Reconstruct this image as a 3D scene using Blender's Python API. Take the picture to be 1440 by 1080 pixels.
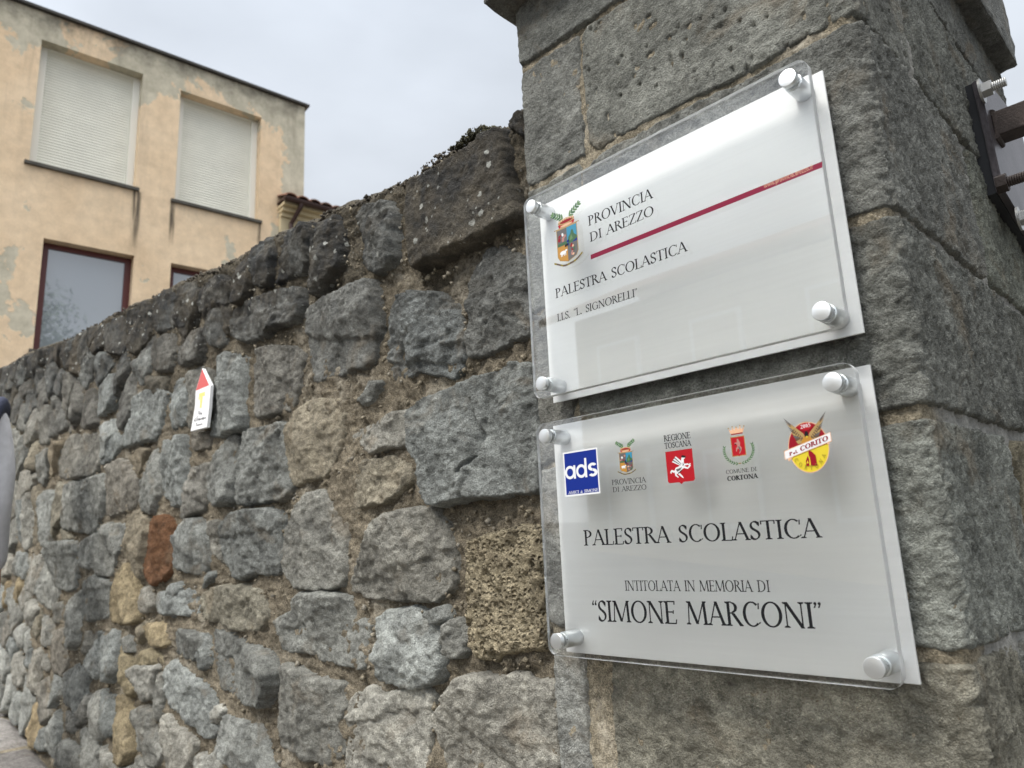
import bpy, bmesh, math, random
import numpy as np
from mathutils import Vector, Matrix

for o in list(bpy.data.objects):
    bpy.data.objects.remove(o, do_unlink=True)
scene = bpy.context.scene
COL = scene.collection
PI = math.pi

# ------------------------------------------------------------------ camera
EYE = 1.10                                   # camera height above the datum
CR = np.array([0.69583739, 0.71661251, -0.04771616])
CU = np.array([0.18617778, -0.11581491, 0.97566631])
CF = np.array([-0.69364844, 0.68778878, 0.21400568])
FOC = 1011.53
cam_d = bpy.data.cameras.new('camera')
cam = bpy.data.objects.new('camera', cam_d)
COL.objects.link(cam)
cam.matrix_world = Matrix(((CR[0], CU[0], -CF[0], 0), (CR[1], CU[1], -CF[1], 0), (CR[2], CU[2], -CF[2], EYE), (0, 0, 0, 1)))
cam_d.sensor_width = 36
cam_d.lens = FOC / 1440 * 36
cam_d.clip_start = 0.02
cam_d.clip_end = 2000
cam_d.dof.use_dof = True
cam_d.dof.focus_distance = 0.95
cam_d.dof.aperture_fstop = 8.0
scene.camera = cam
scene.render.resolution_x = 1024
scene.render.resolution_y = 768

# ------------------------------------------------------------------ light: overcast day
SUN_EL, SUN_AZ = math.radians(50), math.radians(186)     # azimuth clockwise from +Y
world = bpy.data.worlds.new('World')
scene.world = world
world.use_nodes = True
wn, wl = world.node_tree.nodes, world.node_tree.links
wn.clear()
w_out = wn.new('ShaderNodeOutputWorld')
w_bg = wn.new('ShaderNodeBackground')
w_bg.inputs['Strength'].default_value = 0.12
sky = wn.new('ShaderNodeTexSky')
sky.sky_type = 'NISHITA'
sky.sun_disc = False
sky.sun_elevation = SUN_EL
sky.sun_rotation = SUN_AZ
tc = wn.new('ShaderNodeTexCoord')
sep = wn.new('ShaderNodeSeparateXYZ')
wl.new(tc.outputs['Generated'], sep.inputs[0])
grad = wn.new('ShaderNodeValToRGB')          # cloud layer, brighter overhead as overcast skies are, raised further to add light
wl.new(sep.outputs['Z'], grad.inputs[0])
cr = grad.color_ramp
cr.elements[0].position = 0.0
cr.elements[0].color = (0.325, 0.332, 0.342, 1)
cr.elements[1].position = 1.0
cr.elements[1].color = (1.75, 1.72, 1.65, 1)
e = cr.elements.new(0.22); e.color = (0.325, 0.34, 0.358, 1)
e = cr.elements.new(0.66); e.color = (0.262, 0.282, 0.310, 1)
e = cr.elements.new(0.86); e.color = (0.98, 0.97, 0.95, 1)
cn = wn.new('ShaderNodeTexNoise')
cn.inputs['Scale'].default_value = 2.2
cn.inputs['Detail'].default_value = 5
cn.inputs['Roughness'].default_value = 0.45
cmap = wn.new('ShaderNodeMapping')
cmap.inputs['Scale'].default_value = (1, 1, 2.4)
wl.new(tc.outputs['Generated'], cmap.inputs[0])
wl.new(cmap.outputs[0], cn.inputs['Vector'])
cr2 = wn.new('ShaderNodeMapRange')
cr2.inputs['From Min'].default_value = 0.3
cr2.inputs['From Max'].default_value = 0.7
cr2.inputs['To Min'].default_value = 0.80
cr2.inputs['To Max'].default_value = 1.16
wl.new(cn.outputs['Fac'], cr2.inputs['Value'])
mul = wn.new('ShaderNodeVectorMath'); mul.operation = 'SCALE'
# broad cloud glow around the hidden sun, added to brighten the wall
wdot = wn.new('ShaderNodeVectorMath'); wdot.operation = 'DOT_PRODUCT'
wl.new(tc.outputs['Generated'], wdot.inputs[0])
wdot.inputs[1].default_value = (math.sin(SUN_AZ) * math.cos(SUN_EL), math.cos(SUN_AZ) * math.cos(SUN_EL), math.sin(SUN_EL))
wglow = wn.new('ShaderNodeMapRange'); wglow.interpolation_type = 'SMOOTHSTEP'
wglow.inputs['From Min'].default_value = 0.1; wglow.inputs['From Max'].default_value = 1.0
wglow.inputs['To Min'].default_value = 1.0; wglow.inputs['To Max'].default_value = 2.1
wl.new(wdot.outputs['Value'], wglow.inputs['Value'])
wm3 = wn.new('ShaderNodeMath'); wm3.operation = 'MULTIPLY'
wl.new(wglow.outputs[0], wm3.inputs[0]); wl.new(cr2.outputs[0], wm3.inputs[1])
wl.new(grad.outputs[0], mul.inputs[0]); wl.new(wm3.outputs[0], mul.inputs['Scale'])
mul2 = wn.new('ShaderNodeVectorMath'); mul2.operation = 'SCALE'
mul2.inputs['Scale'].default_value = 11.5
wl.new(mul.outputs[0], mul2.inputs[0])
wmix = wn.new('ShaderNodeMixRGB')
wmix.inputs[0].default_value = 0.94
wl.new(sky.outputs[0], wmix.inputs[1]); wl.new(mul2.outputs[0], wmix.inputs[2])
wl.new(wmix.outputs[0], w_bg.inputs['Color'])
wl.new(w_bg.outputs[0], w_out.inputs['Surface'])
sun_d = bpy.data.lights.new('sun', 'SUN')
sun_d.energy = 1.5
sun_d.angle = math.radians(13)
sun_d.color = (1.0, 0.95, 0.88)
sun = bpy.data.objects.new('sun', sun_d)
COL.objects.link(sun)
sd = Vector((math.sin(SUN_AZ) * math.cos(SUN_EL), math.cos(SUN_AZ) * math.cos(SUN_EL), math.sin(SUN_EL)))
sun.rotation_euler = sd.to_track_quat('Z', 'Y').to_euler()
sun.location = (0, -3, 6)
vs = scene.view_settings
vs.view_transform = 'Standard'
vs.look = 'None'
vs.exposure = 0.95
vs.gamma = 1.0
vs.use_curve_mapping = False
scene.render.engine = 'CYCLES'
cy = scene.cycles
cy.max_bounces = 10
cy.diffuse_bounces = 4
cy.glossy_bounces = 4
cy.transmission_bounces = 10
cy.caustics_refractive = True
cy.caustics_reflective = False
cy.blur_glossy = 0.3

# ------------------------------------------------------------------ pixel -> place (design aid: rays of the photograph onto real planes)
def ray(x, y):
    return CF + CR * ((x - 720) / FOC) + CU * ((540 - y) / FOC)
def at_y(x, y, Y):
    d = ray(x, y); d = d * (Y / d[1]); return np.array([d[0], d[1], d[2] + EYE])
def at_x(x, y, X):
    d = ray(x, y); d = d * (X / d[0]); return np.array([d[0], d[1], d[2] + EYE])
def at_plane(x, y, P, n):
    d = ray(x, y); P = np.array(P) - np.array([0, 0, EYE]); n = np.array(n)
    d = d * ((P @ n) / (d @ n)); return np.array([d[0], d[1], d[2] + EYE])

# ------------------------------------------------------------------ helpers
def tag(o, label=None, cat=None, group=None, kind=None):
    if label: o['label'] = label
    if cat: o['category'] = cat
    if group: o['group'] = group
    if kind: o['kind'] = kind
    return o
def thing(name, label, cat, loc=(0, 0, 0), group=None):
    o = bpy.data.objects.new(name, None)
    o.empty_display_size = 0.1
    COL.objects.link(o)
    o.location = loc
    return tag(o, label, cat, group)
def link(name, me, mat, parent=None, smooth=False, kind=None):
    """mesh data is in world coordinates; the object keeps them under its parent"""
    o = bpy.data.objects.new(name, me)
    COL.objects.link(o)
    if mat is not None:
        for m in (mat if isinstance(mat, (list, tuple)) else [mat]):
            me.materials.append(m)
    if smooth:
        me.polygons.foreach_set('use_smooth', np.ones(len(me.polygons), dtype=bool))
    if parent is not None:
        o.parent = parent
        off = Vector((0, 0, 0)); p = parent
        while p is not None:
            off += p.location; p = p.parent
        o.location = -off
    if kind: o['kind'] = kind
    return o
def from_np(name, V, F):
    me = bpy.data.meshes.new(name)
    V = np.asarray(V, dtype=np.float32); F = np.asarray(F, dtype=np.int32)
    me.vertices.add(len(V)); me.vertices.foreach_set('co', V.ravel())
    k = F.shape[1]
    me.loops.add(F.size); me.loops.foreach_set('vertex_index', F.ravel())
    me.polygons.add(len(F))
    me.polygons.foreach_set('loop_start', np.arange(0, F.size, k, dtype=np.int32))
    me.polygons.foreach_set('loop_total', np.full(len(F), k, dtype=np.int32))
    me.update(calc_edges=True)
    return me
def bm_mesh(name, bm):
    me = bpy.data.meshes.new(name); bm.to_mesh(me); bm.free(); return me
def box_bm(bm, c, s, M=None, bev=0.0):
    r = bmesh.ops.create_cube(bm, size=1.0)
    vs_ = r['verts']
    for v in vs_:
        v.co = Vector((v.co.x * s[0], v.co.y * s[1], v.co.z * s[2]))
    if bev > 0:
        ed = list({e_ for v in vs_ for e_ in v.link_edges})
        rr = bmesh.ops.bevel(bm, geom=ed, offset=bev, segments=2, affect='EDGES', profile=0.6)
        vs_ = list({v for f in rr['faces'] for v in f.verts} | {v for v in vs_ if v.is_valid})
    T = Matrix.Translation(Vector(c)) if M is None else M @ Matrix.Translation(Vector(c))
    for v in vs_:
        v.co = T @ v.co
def cyl_bm(bm, a, b, r1, r2=None, seg=24, caps=True):
    a, b = Vector(a), Vector(b)
    r2 = r1 if r2 is None else r2
    d = b - a
    r = bmesh.ops.create_cone(bm, cap_ends=caps, segments=seg, radius1=r1, radius2=r2, depth=d.length)
    q = d.normalized().to_track_quat('Z', 'Y').to_matrix().to_4x4()
    T = Matrix.Translation((a + b) / 2) @ q
    for v in r['verts']:
        v.co = T @ v.co
def lathe_bm(bm, a, axis, prof, seg=36):
    """prof: list of (distance along the axis, radius)"""
    a = Vector(a); ax = Vector(axis).normalized()
    t = ax.orthogonal().normalized(); s = ax.cross(t)
    rings = []
    for (d, r) in prof:
        rings.append([bm.verts.new(a + ax * d + (t * math.cos(2 * PI * k / seg) + s * math.sin(2 * PI * k / seg)) * max(r, 1e-5)) for k in range(seg)])
    for i in range(len(rings) - 1):
        for k in range(seg):
            bm.faces.new((rings[i][k], rings[i][(k + 1) % seg], rings[i + 1][(k + 1) % seg], rings[i + 1][k]))
    bm.faces.new(list(reversed(rings[0]))); bm.faces.new(rings[-1])
def prism_bm(bm, pts, y0, y1):
    """extrude an (x,z) outline between two y planes"""
    a = [bm.verts.new((p[0], y0, p[1])) for p in pts]
    b = [bm.verts.new((p[0], y1, p[1])) for p in pts]
    n = len(pts)
    bm.faces.new(a); bm.faces.new(list(reversed(b)))
    for i in range(n):
        bm.faces.new((a[i], b[i], b[(i + 1) % n], a[(i + 1) % n]))
    bmesh.ops.recalc_face_normals(bm, faces=bm.faces[:])

# ------------------------------------------------------------------ numpy noise
_rng = np.random.RandomState(7)
_TAB = _rng.uniform(-1, 1, (8, 256, 256)).astype(np.float32)
def vn(x, y, s=0):
    x = np.asarray(x, dtype=np.float64); y = np.asarray(y, dtype=np.float64)
    ix = np.floor(x).astype(np.int64); iy = np.floor(y).astype(np.int64)
    fx = x - ix; fy = y - iy
    fx = fx * fx * fx * (fx * (fx * 6 - 15) + 10); fy = fy * fy * fy * (fy * (fy * 6 - 15) + 10)
    T = _TAB[s % 8]
    x0 = ix & 255; x1 = (ix + 1) & 255; y0 = iy & 255; y1 = (iy + 1) & 255
    return (T[x0, y0] * (1 - fx) + T[x1, y0] * fx) * (1 - fy) + (T[x0, y1] * (1 - fx) + T[x1, y1] * fx) * fy
def fbm(x, y, f, octv, s=0, gain=0.5, lac=2.03):
    a = 1.0; t = 0; out = 0
    ca, sa = math.cos(0.6), math.sin(0.6)
    for i in range(octv):
        xr = x * ca - y * sa; yr = x * sa + y * ca
        x, y = xr, yr
        out = out + a * vn(x * f + 17.3 * i, y * f + 9.1 * i, s + i); t += a
        a *= gain; f *= lac
    return out / t
def ridg(x, y, f, octv, s=0):
    a = 1.0; t = 0; out = 0
    for i in range(octv):
        out = out + a * (1 - 2 * np.abs(vn(x * f + 5.7 * i, y * f + 3.3 * i, s + i))); t += a
        a *= 0.5; f *= 2.1
    return out / t

# ------------------------------------------------------------------ materials
def mat_new(name):
    m = bpy.data.materials.new(name); m.use_nodes = True
    nt = m.node_tree; b = nt.nodes['Principled BSDF']
    return m, nt, b
def N(nt, kind, **kw):
    n = nt.nodes.new(kind)
    for k, v in kw.items():
        if k in n.inputs: n.inputs[k].default_value = v
        else: setattr(n, k, v)
    return n
def simple(name, col, rough=0.6, metal=0.0, spec=None, bump=0.0, bscale=200, var=0.0):
    m, nt, b = mat_new(name)
    b.inputs['Base Color'].default_value = (*col, 1)
    b.inputs['Roughness'].default_value = rough
    b.inputs['Metallic'].default_value = metal
    if spec is not None: b.inputs['Specular IOR Level'].default_value = spec
    if bump or var:
        g = N(nt, 'ShaderNodeNewGeometry')
        n = N(nt, 'ShaderNodeTexNoise', Scale=bscale, Detail=4.0)
        nt.links.new(g.outputs['Position'], n.inputs['Vector'])
        if bump:
            bp = N(nt, 'ShaderNodeBump', Strength=1.0, Distance=bump)
            nt.links.new(n.outputs['Fac'], bp.inputs['Height']); nt.links.new(bp.outputs[0], b.inputs['Normal'])
        if var:
            n2 = N(nt, 'ShaderNodeTexNoise', Scale=bscale * 0.08, Detail=5.0)
            nt.links.new(g.outputs['Position'], n2.inputs['Vector'])
            mr = N(nt, 'ShaderNodeMapRange'); mr.inputs['To Min'].default_value = 1 - var; mr.inputs['To Max'].default_value = 1 + var
            mr.inputs['From Min'].default_value = 0.3; mr.inputs['From Max'].default_value = 0.7
            nt.links.new(n2.outputs['Fac'], mr.inputs['Value'])
            vm = N(nt, 'ShaderNodeVectorMath'); vm.operation = 'SCALE'; vm.inputs[0].default_value = col
            nt.links.new(mr.outputs[0], vm.inputs['Scale']); nt.links.new(vm.outputs[0], b.inputs['Base Color'])
    return m
def mixc(nt, fac, a, b_, mode='MIX'):
    n = nt.nodes.new('ShaderNodeMixRGB'); n.blend_type = mode
    for i, v in ((0, fac), (1, a), (2, b_)):
        if hasattr(v, 'links') or isinstance(v, bpy.types.NodeSocket): nt.links.new(v, n.inputs[i])
        elif i == 0: n.inputs[0].default_value = v
        else: n.inputs[i].default_value = (*v, 1)
    return n.outputs[0]
def mrange(nt, val, a, b_, c=0.0, d=1.0, smooth=False):
    n = nt.nodes.new('ShaderNodeMapRange')
    if smooth: n.interpolation_type = 'SMOOTHSTEP'
    nt.links.new(val, n.inputs['Value'])
    n.inputs['From Min'].default_value = a; n.inputs['From Max'].default_value = b_
    n.inputs['To Min'].default_value = c; n.inputs['To Max'].default_value = d
    return n.outputs[0]
def math_(nt, op, a, b_=None):
    n = nt.nodes.new('ShaderNodeMath'); n.operation = op
    for i, v in ((0, a), (1, b_)):
        if v is None: continue
        if isinstance(v, bpy.types.NodeSocket): nt.links.new(v, n.inputs[i])
        else: n.inputs[i].default_value = v
    return n.outputs[0]
def noise(nt, vec, scale, detail=4.0, rough=0.55, dist=0.0):
    n = N(nt, 'ShaderNodeTexNoise', Scale=scale, Detail=detail, Roughness=rough, Distortion=dist)
    nt.links.new(vec, n.inputs['Vector']); return n.outputs['Fac']
def voro(nt, vec, scale, feature='F1', rnd=1.0):
    n = N(nt, 'ShaderNodeTexVoronoi', Scale=scale, Randomness=rnd); n.feature = feature
    nt.links.new(vec, n.inputs['Vector']); return n

def stone_material(name, stain=True, pits=0.0, grain=1.0, bump=1.0):
    """split sandstone: the tint comes from the object's own colour"""
    m, nt, b = mat_new(name)
    pos = N(nt, 'ShaderNodeNewGeometry').outputs['Position']
    oi = N(nt, 'ShaderNodeObjectInfo')
    # each stone reads a different part of the noise
    off = nt.nodes.new('ShaderNodeVectorMath'); off.operation = 'SCALE'
    off.inputs[0].default_value = (31, 17, 23); nt.links.new(oi.outputs['Random'], off.inputs['Scale'])
    ad = nt.nodes.new('ShaderNodeVectorMath'); ad.operation = 'ADD'
    nt.links.new(pos, ad.inputs[0]); nt.links.new(off.outputs[0], ad.inputs[1])
    v = ad.outputs[0]
    big = noise(nt, v, 14, 5, 0.6, 0.4)
    med = noise(nt, v, 70, 5, 0.65)
    fin = noise(nt, v, 420, 4, 0.7)
    f1 = mrange(nt, big, 0.3, 0.7, 0.58, 1.36)
    f2 = mrange(nt, med, 0.3, 0.7, 0.64, 1.34)
    f3 = mrange(nt, fin, 0.34, 0.66, 1 - 0.38 * grain, 1 + 0.38 * grain)
    f = math_(nt, 'MULTIPLY', math_(nt, 'MULTIPLY', f1, f2), f3)
    sc = nt.nodes.new('ShaderNodeVectorMath'); sc.operation = 'SCALE'
    nt.links.new(oi.outputs['Color'], sc.inputs[0]); nt.links.new(f, sc.inputs['Scale'])
    col = sc.outputs[0]
    # ochre earth tint in patches
    pt = mrange(nt, noise(nt, v, 9, 4, 0.6, 0.8), 0.54, 0.72, 0, 0.45, True)
    col = mixc(nt, pt, col, (0.20, 0.155, 0.10))
    # bright mineral flecks
    vf = voro(nt, v, 380)
    fl = mrange(nt, vf.outputs['Distance'], 0.05, 0.17, 0.55, 0.0, True)
    sel = mrange(nt, noise(nt, v, 55, 2), 0.5, 0.62, 0, 1)
    col = mixc(nt, math_(nt, 'MULTIPLY', fl, sel), col, (0.62, 0.62, 0.6))
    # hairline dark veins
    vd = voro(nt, v, 26, 'DISTANCE_TO_EDGE')
    vein = mrange(nt, vd.outputs['Distance'], 0.0, 0.03, 0.45, 0.0, True)
    vs_ = mrange(nt, noise(nt, v, 12, 3), 0.52, 0.6, 0, 1)
    col = mixc(nt, math_(nt, 'MULTIPLY', vein, vs_), col, (0.05, 0.05, 0.048))
    if stain:
        sp = N(nt, 'ShaderNodeSeparateXYZ'); nt.links.new(pos, sp.inputs[0])
        # height below the sloping wall top
        top = math_(nt, 'ADD', math_(nt, 'MULTIPLY', sp.outputs['X'], -0.112), 0.62 + EYE)
        below = math_(nt, 'SUBTRACT', top, sp.outputs['Z'])
        nb = math_(nt, 'MULTIPLY', mrange(nt, noise(nt, pos, 7, 6, 0.65, 0.6), 0.25, 0.75, -0.26, 0.26), 1.0)
        st = mrange(nt, math_(nt, 'ADD', below, nb), 0.0, 0.44, 1.0, 0.0, True)
        st = math_(nt, 'MULTIPLY', st, 0.93)
        col = mixc(nt, st, col, mixc(nt, mrange(nt, noise(nt, pos, 30, 3), 0.4, 0.6), (0.030, 0.031, 0.032), (0.062, 0.055, 0.044)))
        # pale lichen colonies near the top
        lv = voro(nt, pos, 60); lv2 = voro(nt, pos, 23)
        ln = noise(nt, pos, 160, 3)
        d1 = mrange(nt, math_(nt, 'ADD', lv.outputs['Distance'], math_(nt, 'MULTIPLY', ln, 0.25)), 0.24, 0.31, 1.0, 0.0, True)
        d2 = mrange(nt, math_(nt, 'ADD', lv2.outputs['Distance'], math_(nt, 'MULTIPLY', ln, 0.22)), 0.215, 0.27, 1.0, 0.0, True)
        dd = math_(nt, 'MAXIMUM', math_(nt, 'MULTIPLY', d1, mrange(nt, noise(nt, pos, 10, 3), 0.5, 0.6)), d2)
        lz = mrange(nt, below, 0.05, 0.42, 1.0, 0.0, True)
        col = mixc(nt, math_(nt, 'MULTIPLY', dd, lz), col, (0.42, 0.43, 0.40))
    nt.links.new(col, b.inputs['Base Color'])
    b.inputs['Roughness'].default_value = 0.92
    b.inputs['Specular IOR Level'].default_value = 0.25
    hs = math_(nt, 'ADD', math_(nt, 'MULTIPLY', noise(nt, v, 130, 5, 0.72), 1.0), math_(nt, 'MULTIPLY', noise(nt, v, 430, 3, 0.7), 0.6))
    if pits:
        pv = voro(nt, v, 120); ph = mrange(nt, pv.outputs['Distance'], 0.1, 0.5, -pits, 0.0, True)
        hs = math_(nt, 'ADD', hs, ph)
    bp = N(nt, 'ShaderNodeBump', Strength=1.0, Distance=0.0105 * bump)
    nt.links.new(hs, bp.inputs['Height']); nt.links.new(bp.outputs[0], b.inputs['Normal'])
    return m
M_STONE = stone_material('split_stone')
M_PSTONE = stone_material('pillar_stone', stain=False, grain=0.9, bump=0.85)
M_PORE = stone_material('porous_stone', stain=False, pits=2.2, bump=1.6)

def mortar_material(name, ca, cb, stain=True, bump=0.008):
    m, nt, b = mat_new(name)
    pos = N(nt, 'ShaderNodeNewGeometry').outputs['Position']
    a = noise(nt, pos, 11, 5, 0.6, 0.5); c = noise(nt, pos, 120, 5, 0.7); d = noise(nt, pos, 480, 3, 0.6)
    col = mixc(nt, mrange(nt, a, 0.32, 0.68), ca, cb)
    f = math_(nt, 'MULTIPLY', mrange(nt, c, 0.32, 0.68, 0.52, 1.4), mrange(nt, d, 0.32, 0.68, 0.6, 1.35))
    sc = nt.nodes.new('ShaderNodeVectorMath'); sc.operation = 'SCALE'
    nt.links.new(col, sc.inputs[0]); nt.links.new(f, sc.inputs['Scale']); col = sc.outputs[0]
    lp = math_(nt, 'MULTIPLY', mrange(nt, noise(nt, pos, 6.5, 5, 0.65, 0.7), 0.56, 0.66), mrange(nt, c, 0.38, 0.62, 0.2, 0.9))
    col = mixc(nt, lp, col, (0.47, 0.43, 0.35))
    # sand grains and lime lumps
    vf = voro(nt, pos, 210)
    fl = mrange(nt, vf.outputs['Distance'], 0.1, 0.24, 0.75, 0.0, True)
    sel = mrange(nt, noise(nt, pos, 24, 3), 0.55, 0.66)
    col = mixc(nt, math_(nt, 'MULTIPLY', fl, sel), col, (0.55, 0.5, 0.42))
    if not stain:
        # the pillar's return face was repointed in grey cement
        sp = N(nt, 'ShaderNodeSeparateXYZ'); nt.links.new(pos, sp.inputs[0])
        col = mixc(nt, mrange(nt, math_(nt, 'ADD', sp.outputs['Y'], mrange(nt, a, 0.3, 0.7, -0.06, 0.06)), 0.78, 0.84, 0.0, 0.9), col, mixc(nt, mrange(nt, c, 0.35, 0.65), (0.20, 0.20, 0.19), (0.30, 0.30, 0.285)))
    if stain:
        sp = N(nt, 'ShaderNodeSeparateXYZ'); nt.links.new(pos, sp.inputs[0])
        top = math_(nt, 'ADD', math_(nt, 'MULTIPLY', sp.outputs['X'], -0.112), 0.62 + EYE)
        below = math_(nt, 'SUBTRACT', top, sp.outputs['Z'])
        nb = mrange(nt, noise(nt, pos, 8, 5, 0.65, 0.6), 0.25, 0.75, -0.2, 0.2)
        st = mrange(nt, math_(nt, 'ADD', below, nb), 0.0, 0.5, 0.85, 0.0, True)
        col = mixc(nt, st, col, mixc(nt, mrange(nt, c, 0.4, 0.6), (0.03, 0.028, 0.022), (0.085, 0.072, 0.052)))
        lv = voro(nt, pos, 55)
        d1 = mrange(nt, math_(nt, 'ADD', lv.outputs['Distance'], math_(nt, 'MULTIPLY', c, 0.25)), 0.23, 0.3, 1.0, 0.0, True)
        lz = mrange(nt, below, 0.0, 0.3, 0.8, 0.0, True)
        col = mixc(nt, math_(nt, 'MULTIPLY', math_(nt, 'MULTIPLY', d1, mrange(nt, a, 0.45, 0.55)), lz), col, (0.42, 0.42, 0.38))
    nt.links.new(col, b.inputs['Base Color'])
    b.inputs['Roughness'].default_value = 0.95
    b.inputs['Specular IOR Level'].default_value = 0.2
    bp = N(nt, 'ShaderNodeBump', Strength=1.0, Distance=bump)
    nt.links.new(math_(nt, 'ADD', c, math_(nt, 'MULTIPLY', d, 0.4)), bp.inputs['Height']); nt.links.new(bp.outputs[0], b.inputs['Normal'])
    return m
M_MORTAR = mortar_material('lime_mortar', (0.15, 0.128, 0.094), (0.29, 0.25, 0.185))
M_PMORTAR = mortar_material('pillar_mortar', (0.15, 0.13, 0.095), (0.28, 0.245, 0.18), stain=False, bump=0.003)

# ------------------------------------------------------------------ setting: ground
def ground_z(x):
    xx = np.clip(x, -14.0, 6.0)
    return EYE - 1.118 - 0.117 * xx
M_GROUND = simple('street_asphalt', (0.075, 0.073, 0.07), 0.95, bump=0.004, bscale=160, var=0.3)
xs_ = np.concatenate([[-600, -200, -60, -25], np.linspace(-14, 6, 41), [15, 40, 120, 400]])
ys_ = np.concatenate([[-500, -120, -40, -15], np.linspace(-8, 8, 17), [20, 60, 200, 700]])
GX, GY = np.meshgrid(xs_, ys_, indexing='ij')
GV = np.stack([GX.ravel(), GY.ravel(), ground_z(GX).ravel() - 0.06], 1)
ii, jj = np.meshgrid(np.arange(len(xs_) - 1), np.arange(len(ys_) - 1), indexing='ij')
q0 = (ii * len(ys_) + jj).ravel()
GF = np.stack([q0, q0 + len(ys_), q0 + len(ys_) + 1, q0 + 1], 1)
g = link('ground', from_np('ground', GV, GF), M_GROUND); tag(g, kind='structure')

# pavement of stone slabs along the foot of the wall
M_SLAB = stone_material('paving_slab', stain=False, grain=1.0, bump=0.6)
pv = bpy.data.objects.new('pavement', None); COL.objects.link(pv); pv['kind'] = 'structure'
pv.location = (-3.5, 0.3, float(ground_z(-3.5)))
bm = bmesh.new()
for k in range(14):
    x0 = -8.0 + k * 0.75; x1 = x0 + 0.75
    for (xa, xb) in ((x0, x1),):
        vs8 = []
        for (x, y, dz) in ((xa, -0.75, -0.02), (xb, -0.75, -0.02), (xb, 0.82, -0.02), (xa, 0.82, -0.02), (xa, -0.75, -0.09), (xb, -0.75, -0.09), (xb, 0.82, -0.09), (xa, 0.82, -0.09)):
            vs8.append(bm.verts.new((x, y, float(ground_z(x)) + dz)))
        for f_ in ((0, 1, 2, 3), (4, 7, 6, 5), (0, 4, 5, 1), (3, 2, 6, 7)):
            bm.faces.new([vs8[i] for i in f_])
bmesh.ops.remove_doubles(bm, verts=bm.verts[:], dist=1e-4)
link('bedding', bm_mesh('bedding', bm), M_PMORTAR, pv)
rs = random.Random(4)
for row, (ya, yb) in enumerate(((-0.74, -0.36), (-0.36, 0.02), (0.02, 0.40), (0.40, 0.80))):
    x = -6.4 + 0.2 * row
    while x < -0.4:
        L = rs.uniform(0.34, 0.62)
        xa, xb = x + 0.006, x + L - 0.006
        nx, ny = 10, 8
        X, Y = np.meshgrid(np.linspace(xa, xb, nx), np.linspace(ya + 0.006, yb - 0.006, ny), indexing='ij')
        edge = np.minimum(np.minimum(X - xa, xb - X), np.minimum(Y - ya - 0.006, yb - 0.006 - Y))
        Z = ground_z(X) + 0.0 + 0.003 * fbm(X, Y, 9, 3, row) + rs.uniform(-0.003, 0.003) - 0.03 * (edge < 1e-4)
        ii, jj = np.meshgrid(np.arange(nx - 1), np.arange(ny - 1), indexing='ij')
        q0 = (ii * ny + jj).ravel()
        me = from_np('paving_slab', np.stack([X.ravel(), Y.ravel(), Z.ravel()], 1), np.stack([q0, q0 + ny, q0 + ny + 1, q0 + 1], 1))
        o = link('paving_slab', me, M_SLAB, pv, smooth=True)
        t = rs.uniform(0.8, 1.15); o.color = (0.25 * t, 0.238 * t, 0.228 * t, 1)
        x += L

# ------------------------------------------------------------------ stones as height fields over an outline
def chaikin(P, n=1, q=0.2):
    P = np.asarray(P, float)
    for _ in range(n):
        Q = np.roll(P, -1, 0)
        P = np.stack([P * (1 - q) + Q * q, P * q + Q * (1 - q)], 1).reshape(-1, 2)
    return P
def sdf_poly(P, X, Y):
    d = np.full(X.shape, 1e9); inside = np.zeros(X.shape, bool)
    n = len(P)
    for i in range(n):
        ax, ay = P[i]; bx, by = P[(i + 1) % n]
        ex, ey = bx - ax, by - ay
        t = np.clip(((X - ax) * ex + (Y - ay) * ey) / (ex * ex + ey * ey + 1e-12), 0, 1)
        d = np.minimum(d, (X - ax - ex * t) ** 2 + (Y - ay - ey * t) ** 2)
        c = ((ay > Y) != (by > Y))
        with np.errstate(divide='ignore', invalid='ignore'):
            xi = ex * (Y - ay) / (ey if abs(ey) > 1e-12 else 1e-12) + ax
        inside ^= c & (X < xi)
    d = np.sqrt(d)
    return np.where(inside, d, -d)
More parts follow.
